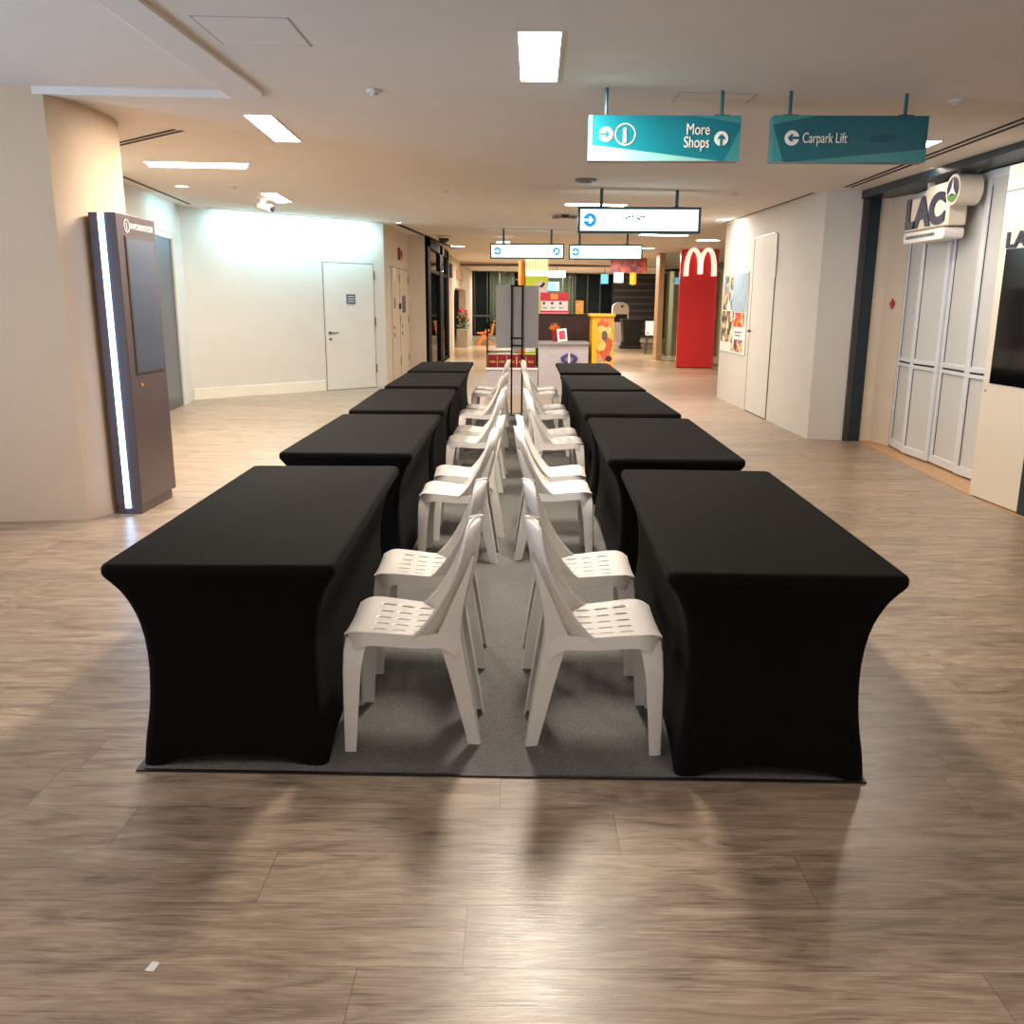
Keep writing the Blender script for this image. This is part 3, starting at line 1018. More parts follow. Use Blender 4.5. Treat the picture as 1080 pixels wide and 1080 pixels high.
for sx in (-1, 1):
    for sy in (-1, 1):
        fp = MB()
        cx_, cy_ = sx * (TW / 2 - .092), sy * (TL / 2 - .078)
        fp.lathe([(.020, .0), (.024, .004), (.022, .03), (.016, .05)], (cx_, cy_, 0), 12)
        fp.build('foot_pocket', 'cloth', tab0, smooth=50)
TL_ = [(-.976, 2.743, .016), (-.984, 4.971, -.006), (-.974, 7.055, .016), (-1.005, 9.201, -.002), (-1.024, 11.284, .006)]
TR_ = [(.866, 2.686, -.029), (.883, 4.831, -.014), (.900, 6.905, .002), (.909, 8.939, .012), (.910, 11.171, -.007)]
ORD = ['nearest', 'second nearest', 'middle', 'second farthest', 'farthest']
first = True
for side, rows in (('left', TL_), ('right', TR_)):
    for k, (x_, y_, a_) in enumerate(rows):
        t = tab0 if first else dup(tab0)
        first = False
        t.location = (x_ - math.sin(a_) * TL / 2, y_ + math.cos(a_) * TL / 2, .0072)
        t.rotation_euler = (0, 0, a_)
        t['label'] = '%s black spandex-covered table in the %s row, standing on the grey carpet' % (ORD[k], side)
        t['group'] = 'black-covered tables in two rows'

# ---------------------------------------------------------------- white plastic chairs (front = +x)
def chair():
    c = thing('plastic_chair', 'chair', 'chair')
    # seat: dished sheet with slots
    NX, NY = 34, 35
    xs = [-.165 + .40 * i / NX for i in range(NX + 1)]
    def hw(x_):                          # half width along depth
        t = (x_ + .165) / .40
        return .165 + .035 * t
    def sz(x_, v):
        t = (x_ + .165) / .40
        z = .432 + .012 * t + .012 * abs(v) ** 2.5 - .012 * math.exp(-((t - .35) / .3) ** 2)
        if t > .86:
            z -= .02 * ((t - .86) / .14) ** 2
        return z
    vs, fs_ = [], []
    for i in range(NX + 1):
        for j in range(NY + 1):
            v = -1 + 2 * j / NY
            h = hw(xs[i])
            # chamfered front corners
            t = i / NX
            if t > .8:
                h -= .03 * ((t - .8) / .2) ** 2
            vs.append((xs[i], v * h, sz(xs[i], v)))
    for i in range(NX):
        for j in range(NY):
            row_ = j in (5, 11, 17, 23, 29)
            if row_ and 4 <= i < 28 and (i - 4) % 6 < 4:
                continue
            a = i * (NY + 1) + j
            fs_.append((a, a + NY + 1, a + NY + 2, a + 1))
    s_ = MB().add(vs, fs_)
    so = s_.build('seat', 'plastic', c, smooth=60)
    sm = so.modifiers.new('solid', 'SOLIDIFY')
    sm.thickness = .006
    sm.offset = -1
    # apron under the seat edge, arched between the legs
    ap = MB()
    for sg in (-1, 1):
        n = 20
        o_, i_ = [], []
        for k in range(n + 1):
            t = k / n
            x_ = -.165 + .385 * t
            y_ = sg * (hw(x_) + .001)
            if t > .8:
                y_ -= sg * .03 * ((t - .8) / .2) ** 2
            dp = .046 + .05 * (max(0, abs(2 * t - 1) - .55) / .45) ** 2
            zt = sz(x_, 1) - .001
            o_.append(((x_, y_, zt), (x_, y_ + sg * .006, zt - dp)))
        vs = [q for p in o_ for q in p]
        vs += [(x_, y_ - sg * .005, z_) for x_, y_, z_ in vs]
        m_ = 2 * (n + 1)
        fs2 = []
        for k in range(n):
            a = 2 * k
            fs2 += [(a, a + 2, a + 3, a + 1), (m_ + a, m_ + a + 1, m_ + a + 3, m_ + a + 2), (a, m_ + a, m_ + a + 2, a + 2), (a + 1, a + 3, m_ + a + 3, m_ + a + 1)]
        fs2 += [(0, 1, m_ + 1, m_), (m_ - 2, 2 * m_ - 2, 2 * m_ - 1, m_ - 1)]
        ap.add(vs, fs2)
    # front apron
    n = 16
    vs = []
    for k in range(n + 1):
        v = -1 + 2 * k / n
        y_ = v * .168
        zt = sz(.235, v) + .001
        dp = .03 + .045 * max(0, abs(v) - .5) ** 2 * 4
        vs += [(.235, y_, zt), (.238, y_, zt - dp), (.230, y_, zt), (.233, y_, zt - dp)]
    fs2 = []
    for k in range(n):
        a = 4 * k
        fs2 += [(a, a + 4, a + 5, a + 1), (a + 2, a + 3, a + 7, a + 6), (a, a + 2, a + 6, a + 4), (a + 1, a + 5, a + 7, a + 3)]
    ap.add(vs, fs2)
    ap.build('seat_apron', 'plastic', c, smooth=50)
    # backrest: curved shell, rounded top, tall slots
    NU, NV = 33, 34
    def bp(u, v):
        # v 0 at seat .. 1 at top; the side edges sweep forward into the seat sides
        h = .1665 - .006 * v
        if v > .55:
            q = (v - .55) / .45
            h = .163 * (.30 * (1 - q ** 5) + .70 * max(0.0, 1 - q ** 2.4) ** .5) + .016 * q
        e = abs(u)
        xc = -.158 - .088 * v - .014 * math.sin(PI * v)
        cv = (.045 + .085 * (1 - v) ** 1.7 + .035 * max(0, 1 - v / .2) ** 2.5) * e ** 2.4
        h += .010 * max(0, 1 - v / .22) * e ** 2
        z = .430 + .395 * v - .012 * e ** 3 * v - .016 * max(0, 1 - v / .12) * e ** 3
        return (xc + cv, u * h, z)
    vs, fs_ = [], []
    for i in range(NV + 1):
        for j in range(NU + 1):
            vs.append(bp(-1 + 2 * j / NU, i / NV))
    for i in range(NV):
        for j in range(NU):
            hole = False
            for lo, hi in ((5, 8), (12, 15), (18, 21), (25, 28)):
                if lo <= j < hi:
                    edge = j in (lo, hi - 1)
                    if (5 if edge else 4) <= i < (24 if edge else 25):
                        hole = True
            if hole:
                continue
            a = i * (NU + 1) + j
            fs_.append((a, a + 1, a + NU + 2, a + NU + 1))
    bo = MB().add(vs, fs_).build('backrest', 'plastic', c, smooth=60)
    sm = bo.modifiers.new('solid', 'SOLIDIFY')
    sm.thickness = .008
    sm.offset = 0
    # raised rim round the backrest
    path = [bp(1, i / 16) for i in range(15)] + [bp(1 - 2 * k / 12, 1.0 if 0 < k < 12 else .97) for k in range(13)] + [bp(-1, i / 16) for i in range(14, -1, -1)]
    MB().tube(path, .0075, 8).build('backrest_rim', 'plastic', c, smooth=60)
    # legs: channel section swept along a path, open to the inside
    def leg(path, w0, w1, dirx, diry):
        # path: list of points; section is an L of two flanges (along dirx and diry)
        th = .005
        mb_ = MB()
        n = len(path)
        secs = []
        for i, p in enumerate(path):
            t = i / (n - 1)
            w_ = w0 + (w1 - w0) * t if not callable(w1) else w1(t)
            p = Vector(p)
            ax, ay = Vector(dirx) * w_, Vector(diry) * w_ * .8
            ex, ey = Vector(dirx) * th, Vector(diry) * th
            r_ = .25
            sec = [p + ax, p + ax * .22, p + ax * .06 + ay * .06, p + ay * .22, p + ay,
                   p + ay + ex, p + ay * .25 + ex, p + ax * .09 + ay * .09 + ex * .7 + ey * .7, p + ax * .25 + ey, p + ax + ey]
            secs.append(sec)
        k = len(secs[0])
        vs = [v for s in secs for v in s]
        fs2 = []
        for i in range(n - 1):
            for j in range(k):
                fs2.append((i * k + j, i * k + (j + 1) % k, (i + 1) * k + (j + 1) % k, (i + 1) * k + j))
        fs2 += [tuple(range(k)), tuple(range((n - 1) * k, n * k))[::-1]]
        return mb_.add(vs, fs2)
    for sg in (-1, 1):
        pth = [(.243, sg * .205, 0), (.243, sg * .203, .15), (.242, sg * .199, .30), (.239, sg * .190, .38), (.233, sg * .170, .424)]
        leg(pth, .042, .088, (-1, 0, 0), (0, -sg, 0)).build('leg', 'plastic', c, smooth=40)
        pth = [(-.245, sg * .148, 0), (-.226, sg * .155, .13), (-.206, sg * .161, .26), (-.188, sg * .166, .37), (-.181, sg * .169, .42),
               (-.180, sg * .170, .47), (-.186, sg * .169, .53), (-.197, sg * .167, .59), (-.210, sg * .163, .65), (-.222, sg * .157, .70)]
        def wd_(t):
            return .046 + .046 * (t / .45) if t < .45 else max(.012, .092 - .13 * (t - .45) ** .7)
        leg(pth, 0, wd_, (1, 0, .12), (0, -sg, 0)).build('leg', 'plastic', c, smooth=40)
    return c
ch0 = chair()
CL = [(-.372, 3.10, 0), (-.380, 3.79, 1), (-.362, 5.42, -1), (-.335, 6.02, 2), (-.362, 7.52, 0), (-.345, 8.15, -2), (-.385, 9.44, 1), (-.350, 9.97, 0), (-.365, 11.66, 0), (-.355, 12.24, 0)]
CR = [(.278, 3.09, 0), (.272, 3.79, -1), (.225, 5.49, 1), (.235, 6.05, -2), (.315, 7.46, 1), (.300, 8.02, 0), (.312, 9.45, 0), (.305, 10.02, 1), (.285, 11.62, 0), (.295, 12.18, 0)]
first = True
for side, lst in (('left', CL), ('right', CR)):
    for k, (x_, y_, dg_) in enumerate(lst):
        o = ch0 if first else dup(ch0)
        first = False
        o.location = (x_, y_, .0072)
        o.rotation_euler = (0, 0, (PI if side == 'left' else 0) + math.radians(dg_))
        o['label'] = 'white plastic chair, %s one of the pair at the %s %s table' % ('front' if k % 2 == 0 else 'rear', ORD[k // 2], side)
        o['group'] = 'white chairs tucked along the tables'

# ---------------------------------------------------------------- information kiosk
ki = thing('information_kiosk', 'bronze grey information kiosk with glowing light strip beside the cream column', 'kiosk', (-2.95, 6.85, 0))
MB().box(-3.05, -2.855, 6.545, 7.235, .07, 2.195).build('body', 'kiosk', ki, bevel=.006)
MB().box(-3.04, -2.865, 6.555, 7.165, 0, .072).build('plinth', 'kiosk', ki)
MB().box(-2.978, -2.938, 6.535, 6.548, .05, 2.192).build('light_strip', 'led', ki)
KF = (-2.855, 0, 0)
MB().rect(6.66, 7.18, 1.05, 2.045, (-2.846, 0, 0), Y, Z, .010).build('screen_bezel', 'kiosk', ki, bevel=.003)
MB().rect(6.675, 7.165, 1.065, 2.03, (-2.844, 0, 0), Y, Z, .004).build('screen', 'screen', ki)
ring_ = MB()
for k in range(28):
    a0, a1 = 2 * PI * k / 28, 2 * PI * (k + 1) / 28
    cxk, czk = 6.715, 2.115
    ring_.slab([(cxk + r_ * math.cos(a), czk + r_ * math.sin(a)) for r_, a in ((.047, a0), (.047, a1), (.040, a1), (.040, a0))], (-2.851, 0, 0), Y, Z, .005)
ring_.build('icon_ring', 'stext', ki)
text('icon_letter', 'i', (-2.854, 6.703, 2.087), Y, Z, .055, 'stext', ki, .003, weight=.002)
text('lettering', 'INFORMATION', (-2.854, 6.775, 2.098), Y, Z, .043, 'stext', ki, .004, xs=.98)
MB().slab(circle(6.74, .965, .012, 14), (-2.849, 0, 0), Y, Z, .006).build('lock', 'gold', ki)

# ---------------------------------------------------------------- hanging signs
def arrow_up(cx, cy, r):
    return [(cx - .17 * r, cy - 1.04 * r), (cx - .17 * r, cy + .02 * r), (cx - .50 * r, cy - .20 * r), (cx - .50 * r, cy + .12 * r), (cx, cy + .62 * r),
            (cx + .50 * r, cy + .12 * r), (cx + .50 * r, cy - .20 * r), (cx + .17 * r, cy + .02 * r), (cx + .17 * r, cy - 1.04 * r)]
def rotp(pts, cx, cy, a):
    return [(cx + (x_ - cx) * math.cos(a) - (y_ - cy) * math.sin(a), cy + (x_ - cx) * math.sin(a) + (y_ - cy) * math.cos(a)) for x_, y_ in pts]
def split_arrow(mb_, pts, org, d=.002):
    # arrow = shaft + head, both convex enough to extrude
    head = [pts[2], pts[3], pts[4], pts[5], pts[6], pts[7], pts[1]]
    mb_.slab([pts[0], pts[1], pts[7], pts[8]], org, X, Z, d)
    mb_.slab([pts[1], pts[2], pts[3], pts[4]], org, X, Z, d)
    mb_.slab([pts[4], pts[5], pts[6], pts[7]], org, X, Z, d)
    mb_.slab([pts[1], pts[4], pts[7]], org, X, Z, d)
def icon(parent, cx, cy, r, ang, org, disc, arr):
    dsc = MB().slab(circle(cx, cy, r, 28), org, X, Z, .004).build('arrow_disc', disc, parent)
    mb_ = MB()
    split_arrow(mb_, rotp(arrow_up(cx, cy, r), cx, cy, ang), (org[0], org[1] - .002, org[2]))
    mb_.build('arrow', arr, dsc)

def hanging(name, label, x0, x1, z0, z1, y, posts, th=.09):
    s = thing(name, label, 'hanging sign', ((x0 + x1) / 2, y, z0), 'hanging direction signs')
    for px in posts:
        MB().tube([(px, y + th / 2, z1 - .01), (px, y + th / 2, cz(px, y) + .03)], .011 if th < .12 else .02, 10).build('hanger', 'signframe', s)
        MB().box(px - .045, px + .045, y + th / 2 - .03, y + th / 2 + .03, z1 - .002, z1 + .008).build('bracket', 'dgrey', s)
    return s
# More Shops
ya = 5.75
ms = hanging('direction_sign', 'teal hanging sign lettered More Shops with an i symbol', .417, 1.337, 2.432, 2.690, ya, (.525, 1.225))
MB().box(.417, 1.337, ya, ya + .09, 2.432, 2.690).build('panel', 'sgreen', ms, bevel=.003)
O_ = (.417, ya - .0015, 2.432)
MB().slab([(0, 0), (.80, 0), (0, .092)], O_, X, Z, .002).build('lower_wedge', 'slight', ms)
MB().slab([(.83, 0), (.92, 0), (.92, .19)], O_, X, Z, .002).build('side_wedge', 'smid', ms)
MB().slab([(.62, .258), (.92, .258), (.92, .215)], O_, X, Z, .002).build('upper_wedge', 'smid', ms)
MB().slab([(0, 0), (.022, 0), (.022, .258), (0, .258)], (O_[0], O_[1] - .001, O_[2]), X, Z, .002).build('edge_strip', 'slight', ms)
icon(ms, .105, .150, .042, -PI / 2, (O_[0], O_[1] - .003, O_[2]), 'stext', 'sgreen')
rg = MB()
for k in range(32):
    a0, a1 = 2 * PI * k / 32, 2 * PI * (k + 1) / 32
    rg.slab([(.222 + r_ * math.cos(a), .150 + r_ * math.sin(a)) for r_, a in ((.063, a0), (.063, a1), (.057, a1), (.057, a0))], (O_[0], O_[1] - .002, O_[2]), X, Z, .002)
rg.build('icon_ring', 'stext', ms)
text('icon_letter', 'i', (O_[0] + .205, O_[1] - .001, O_[2] + .105), X, Z, .088, 'stext', ms, .003, weight=.004)
text('lettering', 'More\nShops', (O_[0] + .735, O_[1] - .001, O_[2] + .150), X, Z, .066, 'stext', ms, .003, 'RIGHT', xs=.72)
icon(ms, .805, .128, .042, 0, (O_[0], O_[1] - .003, O_[2]), 'stext', 'sgreen')
# Carpark Lift
yb_ = 5.72
cs = hanging('direction_sign', 'dimmer teal hanging sign lettered Carpark Lift', 1.525, 2.455, 2.425, 2.688, yb_, (1.63, 2.325))
MB().box(1.525, 2.455, yb_, yb_ + .09, 2.425, 2.688).build('panel', 'sgreen2', cs, bevel=.003)
O_ = (1.525, yb_ - .0015, 2.425)
MB().slab([(0, 0), (.072, 0), (0, .205)], O_, X, Z, .002).build('side_wedge', 'smid', cs)
MB().slab([(0, .263), (.28, .263), (0, .212)], O_, X, Z, .002).build('upper_wedge', 'smid', cs)
MB().slab([(.12, 0), (.93, 0), (.93, .075)], O_, X, Z, .002).build('lower_wedge', 'smid', cs)
icon(cs, .115, .135, .043, PI / 2, (O_[0], O_[1] - .003, O_[2]), 'stext', 'sgreen2')
text('lettering', 'Carpark Lift', (O_[0] + .178, O_[1] - .001, O_[2] + .108), X, Z, .060, 'stext', cs, .003, xs=.66)
gh = MB()
for k in range(9):
    gh.rect(.585 + k * .018, .597 + k * .018, .115, .115 + random.choice((.03, .045)), (O_[0], O_[1], O_[2]), X, Z, .0012)
gh.build('faded_marks', 'ghost', cs)
# lit boxes
def lit_sign(label, x0, x1, z0, z1, y, posts, icons):
    s = hanging('lit_direction_sign', label, x0, x1, z0, z1, y, posts, .12)
    fr = MB()
    b_ = .028
    fr.box(x0, x1, y, y + .12, z0, z0 + b_)
    fr.box(x0, x1, y, y + .12, z1 - b_, z1)
    fr.box(x0, x0 + b_, y, y + .12, z0 + b_, z1 - b_)
    fr.box(x1 - b_, x1, y, y + .12, z0 + b_, z1 - b_)
    fr.build('frame', 'signframe', s)
    MB().box(x0 + b_, x1 - b_, y + .012, y + .11, z0 + b_, z1 - b_).build('lit_face', 'lit', s)
    zm = (z0 + z1) / 2
    for cx_, ang in icons:
        icon(s, cx_, zm, (z1 - z0) * .26, ang, (0, y + .008, 0), 'blue', 'icow')
    return s
m3 = lit_sign('large white lit sign hanging in front of the two farther lit signs', .69, 2.13, 2.395, 2.69, 10.9, (.965, 1.85), [(.83, -PI / 2)])
mk = MB()
for k, (dx, dz) in enumerate(((0, .03), (.03, .045), (.07, .05), (.13, .03), (.17, .05), (.15, .02), (.2, .045))):
    mk.rect(1.25 + dx, 1.275 + dx, 2.525 + dz, 2.545 + dz, (0, 10.908, 0), X, Z, .003)
mk.build('faded_marks', 'green', m3)
lit_sign('smaller white lit sign at left of the far pair, above the grey board', -.56, .88, 2.435, 2.72, 17.9, (-.30, .63), [(-.42, -PI / 2), (.73, -PI / 4)])
lit_sign('smaller white lit sign at right of the far pair, toward the red pillar', .97, 2.40, 2.425, 2.71, 17.9, (1.18, 2.11), [(1.1, -PI / 2)])

# ---------------------------------------------------------------- ceiling fittings
def lamp_panel(corners, label, name='ceiling_light'):
    cx_ = sum(p[0] for p in corners) / 4
    cy_ = sum(p[1] for p in corners) / 4
    t = thing(name, label, 'ceiling light', (cx_, cy_, cz(cx_, cy_)), 'lamps in the ceiling')
    def sc_(k):
        return [(cx_ + (p[0] - cx_) * k, cy_ + (p[1] - cy_) * k) for p in corners]
    mb_ = MB()
    q = corners
    vs = [(x_, y_, cz(x_, y_) - .003) for x_, y_ in q] + [(x_, y_, cz(x_, y_) + .02) for x_, y_ in q]
    mb_.add(vs, [(0, 1, 2, 3), (7, 6, 5, 4)] + [(i, (i + 1) % 4, 4 + (i + 1) % 4, 4 + i) for i in range(4)])
    mb_.build('diffuser', 'lamp', t)
    fr = MB()
    w_ = .014
    def grow(k):
        out = []
        for x_, y_ in q:
            d = Vector((x_ - cx_, y_ - cy_))
            out.append((x_ + math.copysign(k, d.x), y_ + math.copysign(k, d.y)))
        return out
    a, b = q, grow(w_)
    for i in range(4):
        j = (i + 1) % 4
        vs = [(x_, y_, cz(x_, y_) - .006) for x_, y_ in (a[i], a[j], b[j], b[i])] + [(x_, y_, cz(x_, y_) + .01) for x_, y_ in (a[i], a[j], b[j], b[i])]
        fr.add(vs, [(0, 1, 2, 3), (7, 6, 5, 4), (0, 4, 5, 1), (1, 5, 6, 2), (2, 6, 7, 3), (3, 7, 4, 0)])
    fr.build('frame', 'ceil', t)
    e1 = (Vector(corners[1]) - Vector(corners[0])).length
    e2 = (Vector(corners[2]) - Vector(corners[1])).length
    return t, (cx_, cy_, max(e1, .2), max(e2, .2))
def lamp_light(info, power, color=WARM):
    cx_, cy_, a, b = info
    area('lamp_glow', (cx_, cy_, cz(cx_, cy_) - .012), (a, b), power * 2.4, color)
PANELS = [
    ([(-.01, 4.64), (.195, 4.63), (.215, 5.64), (.005, 5.65)], 'rectangular lit ceiling panel at top centre above the tables', 27),
    ([(-2.01, 6.91), (-1.81, 6.90), (-1.87, 8.06), (-2.09, 8.08)], 'lit ceiling panel just past the end of the ceiling beam', 32),
    ([(-3.82, 9.54), (-2.74, 9.50), (-2.89, 9.90), (-3.92, 9.95)], 'long crosswise lit ceiling panel right of the cream column', 30),
    ([(-3.45, 12.42), (-3.22, 12.30), (-3.31, 13.55), (-3.56, 13.70)], 'small lit ceiling panel nearest the pale washed wall', 20),
    ([(.64, 12.75), (1.48, 12.72), (1.46, 13.02), (.64, 13.05)], 'crosswise lit ceiling panel partly behind the large white lit sign', 14),
    ([(2.45, 18.55), (3.40, 18.5), (3.40, 18.9), (2.45, 18.95)], 'crosswise lit ceiling strip between lit signs and white wall', 16),
    ([(-1.93, 25.0), (-1.50, 24.95), (-1.5, 25.35), (-1.93, 25.4)], 'small lit ceiling strip past the black framed shopfront', 10),
    ([(3.08, 7.30), (3.25, 7.30), (3.26, 7.62), (3.09, 7.62)], 'small lit ceiling panel at the end of the Carpark Lift sign', 7),
]
for q, lab, pw in PANELS:
    t, inf = lamp_panel(q, lab)
    lamp_light(inf, pw)
def round_lamp(x_, y_, r, label, m_='lampd', power=0):
    z = cz(x_, y_)
    t = thing('downlight', label, 'ceiling light', (x_, y_, z), 'lamps in the ceiling')
    MB().lathe([(r * .9, -.004), (r * .9, .02)], (x_, y_, z), 28).build('diffuser', m_, t)
    mb_ = MB()
    n = 28
    vs = []
    for rad, dz in ((r * .9, -.005), (r, -.012), (r * 1.06, -.002), (r * 1.06, .02)):
        vs += [(x_ + rad * math.cos(2 * PI * k / n), y_ + rad * math.sin(2 * PI * k / n), z + dz) for k in range(n)]
    mb_.add(vs, [(i * n + k, i * n + (k + 1) % n, (i + 1) * n + (k + 1) % n, (i + 1) * n + k) for i in range(3) for k in range(n)])
    mb_.build('ring', 'detector', t, smooth=40)
    if power:
        area('lamp_glow', (x_, y_, z - .03), (r * 1.4, r * 1.4), power, WARM)
round_lamp(4.1, 20.0, .30, 'round lit ceiling lamp in front of the red pillar', power=16)
round_lamp(3.3, 23.9, .24, 'round lit ceiling lamp behind the right far lit sign', power=16)
round_lamp(3.24, 14.75, .13, 'round lamp washing the far end of the white wall', 'spot')
round_lamp(-4.25, 11.75, .09, 'small lit round downlight above the information kiosk', 'lampd')
round_lamp(-2.20, 16.95, .07, 'tiny lit spot at the corner of the cream service wall', 'spot')
for dx, dy, lab in ((.7, 34.5, 'small far downlight behind the lime pylon'), (-.8, 39, 'far downlight at the left over the glass wall'), (1.9, 38.5, 'far downlight at the right over the glass wall')):
    round_lamp(dx, dy, .22, lab, 'spot')
def disc(x_, y_, r, h, label, cat, m_='detector', name='smoke_detector', group='small ceiling fittings'):
    z = cz(x_, y_)
    t = thing(name, label, cat, (x_, y_, z), group)
    MB().lathe([(r, .01), (r, -h * .4), (r * .8, -h * .7)], (x_, y_, z), 20).build('base', m_, t, smooth=40)
    MB().lathe([(r * .55, -h * .6), (r * .5, -h), (r * .3, -h * 1.1)], (x_, y_, z), 16).build('head', m_, t, smooth=40)
    return t
disc(-.92, 6.0, .045, .03, 'white ceiling disc left of the top centre light panel', 'sprinkler', name='sprinkler')
disc(2.68, 5.88, .05, .03, 'white ceiling disc above the right hand shopfront', 'sprinkler', name='sprinkler')
disc(2.58, 11.2, .05, .035, 'small ceiling disc right of the large lit sign', 'sprinkler', name='sprinkler')
disc(-3.6, 11.7, .05, .035, 'small ceiling disc left of the small light panel', 'sprinkler', name='sprinkler')
disc(-.92, 11.5, .05, .035, 'small ceiling disc over the middle of the left table row', 'sprinkler', name='sprinkler')
disc(.72, 10.15, .12, .04, 'grey smoke detector above the large lit sign', 'smoke detector', 'greyd')
dm = thing('dome_camera', 'dark dome camera above the black framed shopfront', 'camera', (-1.69, 20.75, 3.05))
MB().lathe([(.16, -.012), (.16, -.03), (.14, -.05)], (-1.69, 20.75, cz(-1.69, 20.75)), 20).build('housing', 'detector', dm, smooth=40)
MB().lathe([(.12, -.045), (.11, -.10), (.07, -.15), (.01, -.165)], (-1.69, 20.75, cz(-1.69, 20.75)), 20).build('dome', 'dome', dm, smooth=60)
sc2 = thing('ceiling_spot_fixture', 'white ceiling spot fixture in front of the washed wall', 'camera', (-3.65, 13.2, 3.0))  # a small spot fixture, modelled with a camera-style body and lens
zc_ = cz(-3.65, 13.2)
MB().lathe([(.05, .01), (.05, -.04), (.025, -.06), (.025, -.10)], (-3.65, 13.2, zc_), 14).build('mount', 'detector', sc2, smooth=40)
MB().tube([(-3.70, 13.22, zc_ - .10), (-3.50, 13.12, zc_ - .14)], .05, 12).build('body', 'detector', sc2, smooth=40)
MB().tube([(-3.51, 13.125, zc_ - .138), (-3.48, 13.11, zc_ - .145)], .038, 12).build('lens', 'dome', sc2)
sp2 = thing('ceiling_fan_vent', 'small dark bladed ceiling fitting above the far left lit sign', 'vent', (.72, 14.6, 2.94))
zc_ = cz(.72, 14.6)
MB().lathe([(.06, .01), (.06, -.05)], (.72, 14.6, zc_), 14).build('hub', 'dgrey', sp2)
for k in range(4):
    a = PI / 4 + k * PI / 2
    d = Vector((math.cos(a), math.sin(a), 0))
    q = Vector((-d.y, d.x, 0))
    c0 = Vector((.72, 14.6, zc_ - .04))
    MB().prism([tuple((c0 + d * .05 + q * .03).xy), tuple((c0 + d * .24 + q * .05).xy), tuple((c0 + d * .24 - q * .05).xy), tuple((c0 + d * .05 - q * .03).xy)], zc_ - .045, zc_ - .03).build('blade', 'dgrey', sp2)
ex = thing('lit_exit_box', 'small lit white box hanging above the left far sign', 'lit box', (-.36, 20.5, 2.8))
MB().box(-.50, -.20, 20.5, 20.58, 2.80, 2.93).build('lit_face', 'scrw', ex, bevel=.008)
MB().tube([(-.35, 20.54, 2.92), (-.35, 20.54, cz(-.35, 20.5) + .02)], .012, 8).build('hanger', 'dgrey', ex)
def hatch(pts, label):
    t = thing('ceiling_hatch', label, 'ceiling hatch', (sum(p[0] for p in pts) / 4, sum(p[1] for p in pts) / 4, 2.87), 'ceiling access hatches')
    mb_ = MB()
    for i in range(4):
        a, b = Vector(pts[i]), Vector(pts[(i + 1) % 4])
        d = (b - a).normalized() * .003
        q = Vector((-d.y, d.x))
        r_ = [a + q, b + q, b - q, a - q]
        vs = [(p.x, p.y, cz(p.x, p.y) - .0015) for p in r_] + [(p.x, p.y, cz(p.x, p.y) + .01) for p in r_]
        mb_.add(vs, [(0, 1, 2, 3), (7, 6, 5, 4), (0, 4, 5, 1), (1, 5, 6, 2), (2, 6, 7, 3), (3, 7, 4, 0)])
    mb_.build('joint', 'joint', t)
    mb2 = MB()
    cc = Vector((sum(p[0] for p in pts) / 4, sum(p[1] for p in pts) / 4))
    q = [cc + (Vector(p) - cc) * .97 for p in pts]
    vs = [(p.x, p.y, cz(p.x, p.y) - .003) for p in q] + [(p.x, p.y, cz(p.x, p.y) + .01) for p in q]
    mb2.add(vs, [(0, 1, 2, 3), (7, 6, 5, 4)] + [(i, (i + 1) % 4, 4 + (i + 1) % 4, 4 + i) for i in range(4)])
    mb2.build('cover', 'ceil', t)
hatch([(-1.54, 4.52), (-1.08, 4.52), (-1.08, 5.0), (-1.54, 5.0)], 'square ceiling hatch beside the ceiling beam')
hatch([(.98, 5.86), (1.45, 5.86), (1.45, 6.15), (.98, 6.15)], 'square ceiling hatch above the two teal signs')

# ---------------------------------------------------------------- stand, stall counter and its goods
st = thing('sign_stand', 'black metal sign stand holding a grey board at the carpet end', 'sign stand', (-.02, 12.85, 0))
fr = MB()
for px in (-.095, .055):
    fr.box(px - .012, px + .012, 12.84, 12.864, .02, 1.835)
fr.build('posts', 'black', st)
for z_ in (1.0, 1.105, 1.825):
    MB().box(-.115, .075, 12.842, 12.862, z_ - .009, z_ + .009).build('crossbar', 'black', st)
MB().box(-.32, .285, 12.868, 12.884, .965, 1.83).build('board', 'board', st, bevel=.002)
MB().box(-.25, .21, 12.72, 13.0, .0085, .022).build('base_plate', 'dgrey', st, bevel=.003)

cnt = thing('stall_counter', 'lilac brick-faced stall counter with grey top behind the sign stand', 'counter', (.8, 16.3, 0))
MB().box(.36, 1.24, 15.9, 16.55, 0, .88).build('body', 'brick', cnt)
MB().box(.35, 1.25, 15.86, 16.6, .88, .925).build('worktop', 'gtop', cnt, bevel=.005)
bow = thing('ribbon_bow', 'purple ribbon bow on the front of the stall counter', 'bow', (.9, 15.86, .6))
for sg in (-1, 1):
    pth = [(.90 + sg * (.02 + .10 * math.sin(PI * i / 10)), 15.875 - .012 * math.sin(PI * i / 10), .56 + .16 * i / 10) for i in range(11)]
    MB().tube(pth, [.018 + .012 * math.sin(PI * i / 10) for i in range(11)], 10).build('loop', 'purple', bow, smooth=60)
MB().tube([(.90, 15.87, .53), (.90, 15.87, .73)], .02, 10).build('knot', 'paper', bow, smooth=60)

